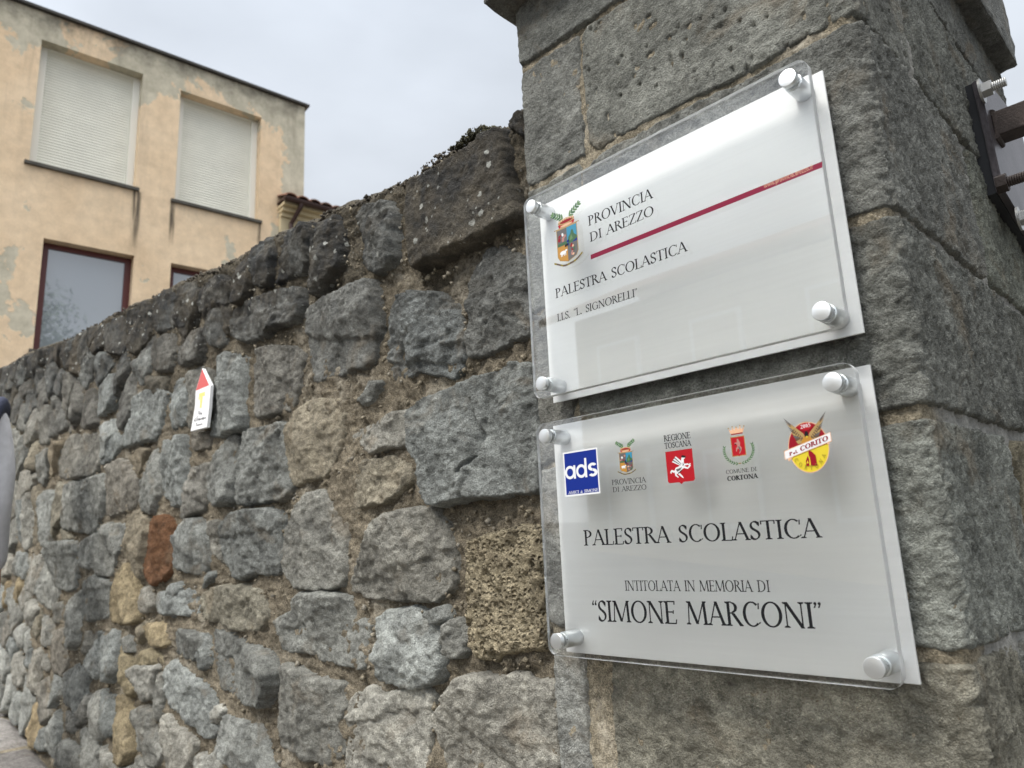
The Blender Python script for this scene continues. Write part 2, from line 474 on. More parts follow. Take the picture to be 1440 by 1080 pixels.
def stone(P, mapper, cu, cv, seed, plateau=0.014, ew=0.010, rough=1.0, tilt=0.10, sink=0.022, pits=0.0, jag=1.0, flat=False, stretch=1.0, grow=0.0, cracks=()):
    P = chaikin(P, 1, 0.12)
    lo, hi = P.min(0) - 0.004 - grow, P.max(0) + 0.004 + grow
    nu = max(6, int((hi[0] - lo[0]) / cu)); nv = max(6, int((hi[1] - lo[1]) / cv))
    U, V = np.meshgrid(np.linspace(lo[0], hi[0], nu), np.linspace(lo[1], hi[1], nv), indexing='ij')
    sd_ = sdf_poly(P, U, V) + grow
    r = np.random.RandomState(seed)
    ou, ov = r.uniform(0, 200, 2)
    a, b_ = U + ou, V + ov
    R = max(sd_.max(), 1e-3)
    ew = min(ew, 0.5 * R)
    sd_ = sd_ + jag * (0.0028 * vn(a * 55, b_ * 55, 1) + 0.0014 * vn(a * 150, b_ * 150, 2))
    e_ = np.clip(sd_ / ew, 0, 1)
    rise = 1 - (1 - e_) ** 2.4
    cu_, cv_ = P.mean(0)
    du, dv = (U - cu_), (V - cv_)
    if flat:
        h = 0.0
    else:
        k = 4
        facets = None
        for _ in range(k):
            an = r.uniform(0, 2 * PI); sl = r.uniform(0.08, 0.36); c0 = r.uniform(0, 0.35 * R)
            pl = -(du * math.cos(an) + dv * math.sin(an)) * sl + c0 * sl
            facets = pl if facets is None else np.minimum(facets, pl)
        h = facets + du * r.uniform(-tilt, tilt) + dv * r.uniform(-tilt, tilt)
        h = np.clip(h, -0.016, 0.024)
        for _ in range(2 if R > 0.03 else 1):     # broken bedding planes: small steps across the face
            an = r.uniform(0, 2 * PI); c0 = r.uniform(-0.5, 0.5) * R; am = r.uniform(0.001, 0.0036)
            q = du * math.cos(an) + dv * math.sin(an) - c0 + 0.012 * fbm(a, b_, 26, 3, 2)
            h = h + am * np.tanh(q / 0.0016)
        for cr_ in cracks:
            dd_ = np.full(U.shape, 9.0)
            for (ax, ay), (bx, by) in zip(cr_[:-1], cr_[1:]):
                ex, ey = bx - ax, by - ay
                t_ = np.clip(((U - ax) * ex + (V - ay) * ey) / (ex * ex + ey * ey), 0, 1)
                dd_ = np.minimum(dd_, np.hypot(U - ax - ex * t_, V - ay - ey * t_))
            h = h - 0.012 * np.exp(-((dd_ + 0.0012 * vn(a * 90, b_ * 90, 3)) / 0.0022) ** 2)
    wa = a + 0.006 * vn(a * 40, b_ * 40, 5); wb = b_ + 0.006 * vn(a * 40 + 50, b_ * 40, 6)
    h = h + rough * (0.0040 * fbm(wa * stretch, wb, 18, 3, 3) + 0.0036 * ridg(wa * stretch, wb, 38, 3, 4) + 0.0050 * fbm(wa * stretch, wb, 95, 4, 0, 0.75))
    if flat and not pits >= 1:
        chis = np.where(U > -0.20, 2.3, 0.9)
        h = rough * (0.0030 * fbm(wa, wb, 14, 3, 3) + 0.0026 * ridg(wa * chis + wb * 0.35, wb * 0.8, 30, 3, 4) + 0.0052 * fbm(wa * chis, wb, 85, 4, 0, 0.78))
    if pits:
        pn = (vn(a * 75, b_ * 75, 6) + 0.5 * vn(a * 160, b_ * 160, 7)) if pits >= 1 else (vn(a * 120, b_ * 120, 6) * 1.1 - 0.1)
        h = h - pits * np.clip(pn - 0.62, 0, 1) * 0.02
    H = -sink + (plateau + sink + h) * rise
    keep_v = sd_ > -0.004
    cell = (keep_v[:-1, :-1] | keep_v[1:, :-1] | keep_v[:-1, 1:] | keep_v[1:, 1:])
    ii, jj = np.nonzero(cell)
    q0 = ii * nv + jj
    F = np.stack([q0, q0 + nv, q0 + nv + 1, q0 + 1], 1)
    used, inv = np.unique(F.ravel(), return_inverse=True)
    W = mapper(U.ravel()[used], V.ravel()[used], H.ravel()[used])
    return from_np('stone', W, inv.reshape(-1, 4))
TINT = {'g': (0.262, 0.266, 0.244), 'l': (0.345, 0.348, 0.318), 'd': (0.185, 0.188, 0.175), 'k': (0.17, 0.148, 0.112), 'b': (0.28, 0.25, 0.19),
        'm': (0.25, 0.24, 0.21), 'o': (0.33, 0.27, 0.17), 'r': (0.165, 0.088, 0.048), 'p': (0.40, 0.335, 0.225)}

# ------------------------------------------------------------------ the long wall
YW = 0.778
TOP_PX = [(0, 516), (16, 509), (36, 497), (60, 487), (81, 482), (120, 462), (160, 440), (175, 433), (192, 424), (213, 417), (235, 404), (257, 394), (275, 387), (289, 381), (315, 369),
          (340, 357), (350, 350), (370, 337), (390, 325), (412, 318), (440, 307), (463, 293), (478, 287), (507, 275), (538, 262), (560, 250), (585, 240), (598, 228),
          (617, 215), (643, 203), (660, 190), (687, 180), (710, 172), (720, 165), (737, 150)]
TP = np.array([at_y(x, y, YW)[[0, 2]] for x, y in TOP_PX])
def wall_top(u):
    u = np.asarray(u, float)
    z = np.interp(u, TP[:, 0], TP[:, 1])
    z = np.where(u < TP[0, 0], TP[0, 1] - 0.112 * (u - TP[0, 0]), z)
    return z + 0.006 * vn(u * 16, u * 0 + 3.3, 2) + 0.003 * vn(u * 60, u * 0 + 1.3, 3)
WALL0, WALL1 = -7.2, -0.69
wall = thing('stone_wall', 'long rubble wall of rough grey stones with brown mortar running uphill from the pillar', 'stone wall', (-3.4, 0.95, float(ground_z(-3.4))))
# mortar body: front, top and back as one sheet of geometry
ucols = [WALL1]
while ucols[-1] > WALL0:
    dd = math.hypot(ucols[-1], 0.78)
    ucols.append(ucols[-1] - max(0.0042, 0.0042 * dd * (0.7 + 0.35 * dd)))
ucols = np.array(ucols[::-1]); nu = len(ucols)
NV = 400
tt = np.linspace(0, 1, NV)
front_u, front_t = np.meshgrid(ucols, tt, indexing='ij')
gz = ground_z(front_u) - 0.08; wt = wall_top(front_u)
Zf = gz + (wt - gz) * front_t
Hm = 0.007 * fbm(front_u, Zf, 12, 3, 1) + 0.0085 * fbm(front_u, Zf, 50, 3, 2, 0.6) + 0.0055 * fbm(front_u, Zf, 150, 2, 4, 0.7) - 0.010 * np.clip(ridg(front_u, Zf, 22, 2, 6) - 0.45, 0, 1)
Hm += -0.001 + 0.008 * np.clip(fbm(front_u, Zf, 5, 2, 5), -0.8, 0.5)
dtop = wt - Zf
Hm += -0.014 * np.clip(1 - dtop / 0.03, 0, 1) ** 2
Yf_ = YW - Hm
NT = 16
tdep = np.linspace(0, 1, NT + 1)[1:]
top_u, top_t = np.meshgrid(ucols, tdep, indexing='ij')
Yt = Yf_[:, -1:] + 0.36 * top_t ** 1.5
Zt = wall_top(top_u) + 0.012 * fbm(top_u, Yt, 20, 3, 6) * np.minimum(top_t * 6, 1) + 0.03 * np.sin(top_t * PI)
bu, bt = np.meshgrid(ucols, np.linspace(0, 1, 6)[1:], indexing='ij')
Zb = Zt[:, -1:] + (ground_z(bu) - 0.08 - Zt[:, -1:]) * bt
Yb = np.full_like(Zb, 1.0) * Yt[:, -1:]
AX = np.concatenate([front_u, top_u, bu], 1); AY = np.concatenate([Yf_, Yt, Yb], 1); AZ = np.concatenate([Zf, Zt, Zb], 1)
nrow = AX.shape[1]
ii, jj = np.meshgrid(np.arange(nu - 1), np.arange(nrow - 1), indexing='ij')
q0 = (ii * nrow + jj).ravel()
me = from_np('mortar', np.stack([AX.ravel(), AY.ravel(), AZ.ravel()], 1), np.stack([q0, q0 + nrow, q0 + nrow + 1, q0 + 1], 1))
link('mortar', me, M_MORTAR, wall, smooth=True)

STONES = [
('k', [(583,254),(610,243),(652,217),(690,188),(714,177),(722,215),(728,265),(739,300),(733,314),(700,330),(650,352),(612,370),(585,383),(580,345),(578,300)]),
('k', [(719,173),(734,157),(738,190),(728,188)]),
('d', [(508,292),(545,283),(553,300),(554,340),(556,365),(545,378),(525,382),(516,372),(514,330),(506,310)]),
('d', [(440,330),(477,310),(481,330),(478,373),(455,400),(447,415),(438,413),(435,393),(440,360)]),
('d', [(447,314),(473,300),(479,307),(455,327),(446,329)]),
('d', [(357,347),(383,332),(386,360),(380,400),(362,402),(352,380)]),
('d', [(390,330),(433,314),(438,330),(436,373),(428,382),(400,392),(388,398),(390,365)]),
('d', [(430,436),(457,420),(523,393),(531,412),(533,455),(529,498),(520,510),(465,530),(440,537),(435,520),(433,470)]),
('d', [(562,416),(609,412),(640,432),(650,470),(648,513),(632,531),(609,525),(590,523),(551,535),(543,513),(545,474),(554,443)]),
('d', [(660,385),(683,348),(703,345),(715,357),(739,363),(744,400),(747,465),(718,480),(700,488),(683,498),(657,498),(650,490),(658,460),(657,423)]),
('d', [(322,436),(345,424),(395,408),(423,405),(425,435),(418,452),(385,458),(372,473),(340,480),(325,470)]),
('d', [(357,492),(382,487),(415,488),(426,502),(420,540),(415,563),(407,575),(382,582),(355,587),(352,573),(355,533)]),
('b', [(440,560),(477,563),(480,590),(477,628),(465,650),(455,668),(440,672),(412,682),(405,667),(403,628),(407,600),(415,578)]),
('g', [(500,563),(515,557),(523,540),(535,538),(533,547),(522,565),(507,568)]),
('g', [(485,615),(537,585),(577,578),(576,600),(575,622),(545,628),(520,635),(505,627)]),
('b', [(477,665),(498,652),(553,643),(572,652),(574,675),(557,692),(540,705),(515,710),(487,716),(478,708),(476,687)]),
('g', [(583,577),(600,562),(627,550),(663,533),(703,522),(715,512),(744,511),(750,560),(755,610),(757,650),(756,688),(702,694),(660,699),(618,708),(606,695),(599,677),(600,652),(592,640),(582,627),(580,597)]),
('g', [(535,740),(550,725),(580,717),(610,716),(622,735),(632,775),(633,820),(612,845),(575,843),(525,840),(492,828),(520,775)]),
('p', [(654,757),(677,752),(727,738),(763,738),(770,800),(773,860),(776,914),(708,922),(696,934),(669,926),(657,909),(656,860)]),
('g', [(430,695),(450,690),(467,715),(485,740),(483,820),(460,828),(415,825),(397,800),(398,765),(415,730)]),
('g', [(316,735),(330,722),(372,716),(393,725),(394,765),(394,800),(385,808),(358,805),(335,815),(322,808),(310,775),(310,750)]),
('g', [(345,606),(398,594),(403,640),(408,682),(402,700),(370,706),(337,710),(333,680),(338,640)]),
('g', [(300,642),(322,613),(334,612),(333,650),(330,705),(312,711),(290,700),(288,675)]),
('g', [(422,837),(460,835),(487,840),(492,850),(495,870),(517,878),(513,900),(510,940),(485,937),(452,928),(430,917),(392,915),(390,897),(382,873),(407,862),(412,847)]),
('l', [(532,862),(560,859),(580,857),(597,870),(617,885),(618,920),(618,950),(608,963),(580,965),(552,960),(532,955),(527,920)]),
('g', [(624,882),(634,874),(644,876),(648,890),(655,901),(653,917),(638,922),(622,915),(621,897)]),
('g', [(601,866),(620,855),(627,868),(613,876)]),
('l', [(657,954),(677,951),(705,958),(723,950),(745,960),(775,963),(780,1010),(783,1060),(785,1125),(618,1125),(623,1040),(617,1010),(634,987),(648,970)]),
('g', [(393,935),(420,942),(440,955),(478,960),(480,993),(477,1015),(480,1060),(457,1077),(427,1067),(412,1058),(395,1050),(393,1017),(395,967)]),
('l', [(490,980),(507,977),(522,966),(535,980),(580,970),(599,971),(604,979),(603,1026),(597,1080),(595,1125),(488,1125),(483,1070),(487,1020)]),
('g', [(298,886),(313,890),(338,904),(362,912),(382,925),(388,945),(386,965),(376,992),(350,986),(327,975),(303,967),(301,930)]),
('l', [(314,1006),(330,1011),(345,1018),(362,1022),(376,1045),(381,1080),(381,1115),(345,1115),(322,1070),(307,1050),(309,1028)]),
('l', [(229,947),(240,930),(249,934),(268,948),(296,977),(300,1002),(302,1033),(288,1038),(266,1010),(240,994),(228,966)]),
('l', [(233,1005),(240,1010),(249,1024),(268,1034),(278,1043),(275,1055),(264,1080),(262,1110),(234,1110),(231,1041)]),
('g', [(192,997),(203,995),(213,1001),(215,1027),(224,1045),(228,1060),(215,1080),(202,1074),(192,1052),(189,1027),(183,1008)]),
('l', [(187,938),(221,938),(216,958),(213,983),(195,985),(193,965),(188,958)]),
('o', [(191,924),(200,915),(216,919),(225,927),(224,935),(190,935)]),
('o', [(163,979),(174,978),(179,1002),(187,1031),(187,1060),(178,1076),(162,1069),(160,1013)]),
('l', [(274,1061),(292,1065),(302,1056),(306,1080),(300,1110),(272,1110),(270,1080)]),
('r', [(222,729),(231,725),(241,738),(241,765),(241,788),(238,805),(227,815),(213,822),(204,808),(203,788),(206,758),(212,740)]),
('g', [(244,762),(257,748),(268,730),(278,730),(284,738),(292,749),(292,779),(290,800),(277,808),(260,805),(245,797)]),
('l', [(218,836),(238,833),(268,831),(277,834),(276,863),(260,865),(229,863),(219,857)]),
('b', [(283,838),(299,827),(317,825),(345,826),(362,832),(368,850),(372,868),(362,884),(345,888),(320,881),(303,876),(286,867)]),
('o', [(202,878),(227,878),(235,897),(236,904),(227,910),(213,907),(204,897)]),
('g', [(243,888),(260,886),(279,895),(287,903),(286,919),(274,927),(257,926),(243,919)]),
('o', [(165,806),(175,793),(191,803),(194,826),(195,875),(180,876),(162,877),(152,871),(154,838)]),
('l', [(197,829),(206,825),(211,835),(212,852),(207,861),(200,861),(197,842)]),
('m', [(168,645),(180,656),(192,676),(191,700),(188,714),(165,722),(154,727),(146,724),(151,690),(153,660)]),
('g', [(207,648),(218,630),(221,645),(225,675),(221,702),(215,723),(200,720),(194,708),(197,675)]),
('g', [(243,615),(262,613),(263,654),(263,695),(265,708),(256,711),(237,711),(234,682),(235,654)]),
('m', [(267,655),(278,664),(279,682),(274,690),(266,693)]),
('g', [(188,557),(218,546),(234,551),(231,577),(225,605),(219,617),(188,624),(178,628),(169,627),(176,607),(183,588)]),
('g', [(243,536),(254,531),(268,536),(266,565),(264,593),(257,599),(240,604),(237,588)]),
('g', [(302,500),(320,495),(339,503),(342,530),(343,565),(343,602),(327,607),(300,615),(297,593),(298,538)]),
('m', [(271,609),(288,607),(295,618),(291,629),(274,635),(271,625)]),
('d', [(249,483),(279,462),(287,467),(282,500),(279,508),(254,513),(248,510)]),
('d', [(214,489),(229,470),(242,467),(245,486),(240,519),(229,523),(215,518)]),
('d', [(289,470),(299,441),(314,435),(316,458),(315,483),(307,489),(296,475)]),
('d', [(280,410),(290,398),(303,391),(319,389),(325,405),(320,431),(307,427),(293,440),(280,436)]),
('k', [(331,386),(346,356),(351,378),(349,400),(344,418),(330,428),(329,405)]),
('d', [(250,403),(274,396),(276,433),(273,455),(257,461),(252,456),(249,422)]),
('d', [(214,420),(237,407),(243,416),(246,436),(245,458),(221,469),(216,458)]),
('k', [(176,439),(209,422),(213,463),(209,480),(187,500),(177,477)]),
('d', [(147,457),(172,442),(173,497),(160,498),(147,490)]),
('g', [(140,545),(150,528),(163,525),(163,550),(158,574),(147,582),(137,586),(135,570)]),
('g', [(81,636),(95,612),(112,611),(139,608),(137,655),(128,670),(92,674),(80,671)]),
('g', [(142,608),(166,610),(170,625),(160,643),(141,656)]),
('g', [(93,680),(125,675),(147,666),(148,690),(142,722),(131,752),(108,747),(87,743),(90,715)]),
('g', [(52,640),(65,631),(75,631),(71,650),(65,675),(60,684),(54,675),(52,654)]),
('l', [(27,665),(40,660),(53,670),(47,686),(37,692),(30,706),(20,706),(25,685)]),
('g', [(60,692),(75,690),(75,712),(72,765),(64,769),(53,766),(53,726)]),
('g', [(76,774),(81,763),(107,762),(109,797),(103,829),(95,831),(82,827),(78,800)]),
('g', [(111,763),(135,751),(159,752),(165,770),(159,797),(153,812),(141,809),(131,800),(112,798)]),
('g', [(118,817),(135,808),(144,816),(155,821),(151,839),(149,869),(125,874),(110,873),(108,862)]),
('l', [(38,780),(63,780),(63,800),(57,835),(50,836),(40,822)]),
('l', [(23,775),(36,780),(36,800),(33,815),(26,806)]),
('l', [(54,890),(58,867),(67,867),(76,894),(74,906),(66,910),(57,905)]),
('l', [(25,884),(31,877),(36,884),(34,911),(26,910)]),
('g', [(73,848),(86,848),(87,871),(84,879),(77,875),(73,865)]),
('l', [(36,848),(47,843),(56,855),(50,871),(46,881),(42,883),(37,862)]),
('l', [(136,890),(147,886),(163,888),(165,910),(163,945),(155,960),(141,941),(136,925)]),
('g', [(113,900),(117,887),(131,888),(131,921),(112,917)]),
('l', [(168,901),(178,894),(186,898),(184,917),(172,917)]),
('g', [(90,948),(107,934),(123,948),(121,967),(120,995),(116,1013),(107,995),(91,991),(87,970)]),
('l', [(70,957),(76,948),(83,958),(83,982),(76,995),(71,990)]),
('l', [(131,975),(140,972),(151,990),(147,1020),(145,1038),(137,1042),(128,1025),(127,995)]),
('l', [(119,1021),(128,1032),(137,1052),(134,1080),(130,1110),(112,1108),(114,1053),(109,1036)]),
('g', [(88,1046),(95,1041),(110,1053),(109,1080),(108,1105),(84,1105),(83,1075),(85,1057)]),
('l', [(141,1058),(146,1050),(157,1068),(161,1082),(160,1105),(140,1105)]),
('g', [(60,1026),(67,1021),(73,1032),(67,1054),(60,1056),(56,1045)]),
('m', [(90,1000),(105,1007),(108,1024),(102,1031),(91,1025)]),
('l', [(58,928),(62,920),(70,935),(67,944),(60,943)]),
('g', [(36,922),(43,912),(44,934),(39,941)]),
('g', [(70,555),(81,561),(80,572),(71,577)]),
]
def wall_map(yoff=0.0):
    return lambda u, v, h: np.stack([u, YW - h, v], 1)
# occupancy raster so that the remaining stones fit between the traced ones
RU0, RU1, RV0, RV1, RC = -7.1, -0.70, -0.2, 2.7, 0.010
RU, RV = np.meshgrid(np.arange(RU0, RU1, RC), np.arange(RV0, RV1, RC), indexing='ij')
occ = (RV > wall_top(RU) - 0.012) | (RV < ground_z(RU) - 0.01)
polys = []
for c, px in STONES:
    P = np.array([at_y(x, y, YW - 0.01)[[0, 2]] for x, y in px])
    polys.append((c, P, True))
def mark(P, grow):
    lo, hi = P.min(0) - grow, P.max(0) + grow
    i0, j0 = max(int((lo[0] - RU0) / RC), 0), max(int((lo[1] - RV0) / RC), 0)
    i1, j1 = min(int((hi[0] - RU0) / RC) + 2, occ.shape[0]), min(int((hi[1] - RV0) / RC) + 2, occ.shape[1])
    return (slice(i0, i1), slice(j0, j1))
for c, P, _ in polys:
    sl = mark(P, 0.02)
    occ[sl] |= sdf_poly(P, RU[sl], RV[sl]) > -0.012
# the near, framed part of the wall keeps its broad mortar beds
camray_low = at_y(600, 1080, YW)[2]
occ |= (RU > -1.75) & (RV > (camray_low - 0.10))
rn = random.Random(11)
def rc_(x, lo_): return int((x - lo_) / RC)
# close-packed fill: seeds relaxed in the free area, one stone per seed
free = (~occ) & (RU > -5.7)
fi, fj = np.nonzero(free)
FP = np.stack([RU[fi, fj], RV[fi, fj]], 1)
NSEED = 294 - len(polys)
rs2 = np.random.RandomState(5)
seeds = FP[rs2.choice(len(FP), NSEED, replace=False)] + rs2.uniform(-.003, .003, (NSEED, 2))
wq = np.array([0.92, 1.0])
for it in range(5):
    asg = np.empty(len(FP), int); dmin = np.empty(len(FP))
    for a0 in range(0, len(FP), 4000):
        D_ = (((FP[a0:a0 + 4000, None, :] - seeds[None]) * wq) ** 2).sum(2)
        asg[a0:a0 + 4000] = D_.argmin(1)
    if it < 3:
        for k in range(NSEED):
            m_ = asg == k
            if m_.any(): seeds[k] = FP[m_].mean(0)
        seeds = seeds + rs2.uniform(-.010, .010, seeds.shape) * (it < 2)
def hull(P):
    P = P[np.lexsort((P[:, 1], P[:, 0]))]
    def half(Q_):
        o_ = []
        for q in Q_:
            while len(o_) > 1 and (o_[-1][0] - o_[-2][0]) * (q[1] - o_[-2][1]) - (o_[-1][1] - o_[-2][1]) * (q[0] - o_[-2][0]) <= 0: o_.pop()
            o_.append(tuple(q))
        return o_[:-1]
    return np.array(half(P) + half(P[::-1]))
lab = np.full(occ.shape, -1); lab[fi, fj] = asg
for k in range(NSEED):
    m_ = lab == k
    if m_.sum() < 14: continue
    # erode by one cell against everything else
    e_ = m_.copy()
    for sx_, sy_ in ((1, 0), (-1, 0), (0, 1), (0, -1)):
        e_ &= np.roll(np.roll(m_, sx_, 0), sy_, 1)
    i_, j_ = np.nonzero(e_)
    if len(i_) < 8: continue
    H_ = hull(np.stack([RU[i_, j_], RV[i_, j_]], 1))
    c0 = H_.mean(0)
    for shr in (1.0, 0.9, 0.8, 0.65):
        P = c0 + (H_ - c0) * shr
        sl = mark(P, 0.01)
        ins = sdf_poly(P, RU[sl], RV[sl]) > 0
        if (ins & (lab[sl] != k)).sum() < 0.10 * max(ins.sum(), 1): break
    if min(np.ptp(P[:, 0]), np.ptp(P[:, 1])) < 0.03: continue
    # thin out the outline and roughen it
    P = P[np.linspace(0, len(P), min(len(P), 9), endpoint=False).astype(int)] + rs2.uniform(-.004, .004, (min(len(P), 9), 2))
    cx, cy_ = P.mean(0)
    below = float(wall_top(cx)) - cy_
    c = rn.choice('ggglgmgb') if below > 0.45 else rn.choice('ggddk')
    if below > 0.95: c = rn.choice('llglomglb')
    polys.append((c, P, False))
for i, (c, P, traced) in enumerate(polys):
    cx, cz = P.mean(0)
    dist = math.sqrt(cx * cx + YW * YW + (cz - EYE) ** 2)
    inframe = traced or (cx < -1.6 and cz > 0.1)
    cell = 0.00225 * dist
    if not inframe: cell = 0.012
    rr = random.Random(i * 7 + 3)
    size = min(np.ptp(P[:, 0]), np.ptp(P[:, 1]))
    pl = rr.uniform(0.020, 0.030) if size > 0.09 else rr.uniform(0.014, 0.021)
    if c == 'p':
        me = stone(P, wall_map(), cell, cell, i, plateau=0.018, ew=0.012, rough=1.5, tilt=0.03, pits=1.0, flat=True, grow=0.003)
    elif i == 0:
        me = stone(P, wall_map(), cell, cell, i, plateau=0.032, ew=0.012, rough=0.9, tilt=0.02, flat=True, grow=0.003)
    else:
        ck_ = [[at_y(x, y, YW - 0.02)[[0, 2]] for x, y in ((656, 560), (664, 590), (674, 612), (673, 640), (652, 662))]] if i == 16 else ()
        me = stone(P, wall_map(), cell * 1.3, cell, i, cracks=ck_, plateau=pl, ew=0.0065, rough=rr.uniform(0.9, 1.5), tilt=0.10, grow=0.0075)
    o = link('stone', me, M_PORE if c == 'p' else M_STONE, wall, smooth=True)
    t = rr.uniform(0.86, 1.14)
    T = TINT[c]; w_ = rr.uniform(-0.05, 0.05)
    o.color = (T[0] * t * (1 + w_), T[1] * t, T[2] * t * (1 - w_), 1)
    if c == 'r': o['label'] = 'rust red stone'

# small lime lumps and chips bedded in the joints: one part
def pebble_cloud(n, seed, fpos, rlo, rhi):
    r = random.Random(seed)
    ico_v = [(-1, 0, 0), (1, 0, 0), (0, -1, 0), (0, 1, 0), (0, 0, -1), (0, 0, 1)]
    ico_f = [(0, 2, 5), (2, 1, 5), (1, 3, 5), (3, 0, 5), (2, 0, 4), (1, 2, 4), (3, 1, 4), (0, 3, 4)]
    V, F = [], []
    for _ in range(n):
        p = fpos(r)
        if p is None: continue
        s = rlo + (rhi - rlo) * r.random() ** 3
        b0 = len(V)
        M = Matrix.Rotation(r.uniform(0, 6.28), 3, (r.random(), r.random(), r.random() + 0.1))
        sc = (r.uniform(0.6, 1.4), r.uniform(0.5, 1.0), r.uniform(0.5, 1.2))
        for v in ico_v:
            w = M @ Vector((v[0] * sc[0], v[1] * sc[1], v[2] * sc[2])) * s * r.uniform(0.8, 1.2)
            V.append((p[0] + w.x, p[1] + w.y, p[2] + w.z))
        F += [tuple(b0 + k for k in f) for f in ico_f]
    return from_np('chips', V, F)
def chip_pos(r):
    u = -0.75 - 3.2 * r.random() ** 1.4
    z = r.uniform(float(ground_z(u)) + 0.05, float(wall_top(u)) - 0.02)
    i, j = rc_(u, RU0), rc_(z, RV0)
    for c, P, _ in polys:
        if P[:, 0].min() < u < P[:, 0].max() and P[:, 1].min() < z < P[:, 1].max():
            if sdf_poly(P, np.array([u]), np.array([z]))[0] > -0.002: return None
    return (u, YW - 0.004, z)
link('mortar_chips', pebble_cloud(9000, 5, chip_pos, 0.0014, 0.008), M_PMORTAR, wall, kind='stuff')

# moss and dry soil on the coping
M_MOSS = simple('dry_moss', (0.055, 0.052, 0.028), 1.0, bump=0.002, bscale=300, var=0.5)
def moss_pos(r):
    ua, ub = at_y(640, 200, YW)[0], at_y(706, 180, YW)[0]
    u = r.uniform(ua, ub); e_ = math.sin(PI * (u - ua) / (ub - ua))
    return (u, YW + r.uniform(-0.012, 0.03), float(wall_top(u)) - 0.012 + 0.016 * e_ * r.random())
link('moss', pebble_cloud(2600, 33, moss_pos, 0.001, 0.0042), M_MOSS, wall, kind='stuff')
# rounded soil crust lumps on the coping edge
def crust_pos(r):
    u = -0.72 - 3.6 * r.random() ** 1.5
    return (u, YW + r.uniform(-0.004, 0.03), float(wall_top(u)) + r.uniform(-0.016, -0.006))
link('soil_crust', pebble_cloud(3600, 15, crust_pos, 0.0016, 0.0065), simple('soil_crust', (0.055, 0.047, 0.036), 1.0, bump=0.003, bscale=260, var=0.5), wall, smooth=True, kind='stuff')

# ------------------------------------------------------------------ the pillar
XL, XR, YP, YB = -0.703, -0.204, 0.753, 1.60
RC_ = 0.015                                   # worn corner radius
PZ0, PZ1 = float(ground_z(-0.2)) - 0.08, EYE + 0.855
pillar = thing('gate_pillar', 'square gate pillar of large dressed grey stone blocks with an overhanging cap slab', 'pillar', (-0.45, 1.17, float(ground_z(-0.45))))
SF = XR - RC_                                 # s < SF: front face
def pillar_map(s, v, h):
    """s = x on the front face, then round the corner and back along the side"""
    arc = RC_ * PI / 2
    a = np.clip((s - SF) / RC_, 0, PI / 2)
    nx, ny = np.sin(a), -np.cos(a)
    bx = np.where(s < SF, s, SF + RC_ * nx)
    by = np.where(s < SF, YP, YP + RC_ + RC_ * ny)
    by = np.where(s > SF + arc, YP + RC_ + (s - SF - arc), by)
    return np.stack([bx + nx * h, by + ny * h, v], 1)
def side_s(y): return SF + RC_ * PI / 2 + (y - YP - RC_)
CE = EYE
blocks = [  # (s0, s1, z0, z1, tint, rough, label?)
 (XL, side_s(1.10), .752, .86, (0.158, 0.163, 0.150), 0.9),
 (side_s(1.12), side_s(YB), .752, .86, (0.170, 0.174, 0.159), 1.0),
 (XL, -.588, .541, .738, (0.180, 0.184, 0.169), 0.8),
 (-.576, side_s(.93), .541, .738, (0.195, 0.199, 0.178), 0.75),
 (side_s(.955), side_s(YB), .541, .735, (0.184, 0.189, 0.169), 1.3),
 (XL, -.60, .335, .526, (0.211, 0.215, 0.193), 0.9),
 (-.588, side_s(1.115), .318, .527, (0.180, 0.184, 0.169), 1.3),
 (side_s(1.15), side_s(YB), .32, .524, (0.180, 0.189, 0.159), 1.3),
 (XL, -.635, .22, .325, (0.200, 0.199, 0.178), 1.0),
 (XL, -.64, .108, .21, (0.200, 0.199, 0.178), 1.0),
 (-.625, side_s(1.19), .112, .303, (0.175, 0.180, 0.163), 1.5),
 (side_s(1.21), side_s(YB), .112, .298, (0.170, 0.174, 0.154), 1.3),
 (XL, -.62, -.11, .096, (0.253, 0.257, 0.242), 1.1),
 (-.605, side_s(1.05), -.112, .092, (0.217, 0.227, 0.204), 1.45),
 (side_s(1.075), side_s(YB), -.112, .092, (0.211, 0.189, 0.135), 1.4),
 (XL, -.655, -.345, -.128, (0.285, 0.290, 0.270), 1.2),
 (-.605, side_s(.915), -.345, -.128, (0.228, 0.219, 0.178), 1.5),
 (side_s(.935), side_s(YB), -.345, -.128, (0.233, 0.238, 0.217), 1.3),
 (XL, -.50, -.57, -.358, (0.264, 0.262, 0.242), 1.2),
 (-.487, side_s(1.2), -.57, -.358, (0.233, 0.232, 0.203), 1.3),
 (side_s(1.22), side_s(YB), -.57, -.358, (0.233, 0.232, 0.203), 1.3),
 (XL, -.58, -.80, -.583, (0.233, 0.232, 0.203), 1.3),
 (-.567, side_s(1.0), -.80, -.583, (0.253, 0.252, 0.212), 1.3),
 (side_s(1.02), side_s(YB), -.80, -.583, (0.233, 0.232, 0.203), 1.3),
 (XL, -.45, -1.14, -.813, (0.233, 0.232, 0.203), 1.3),
 (-.437, side_s(1.2), -1.14, -.813, (0.253, 0.252, 0.212), 1.3),
 (side_s(1.22), side_s(YB), -1.14, -.813, (0.233, 0.232, 0.203), 1.3),
]
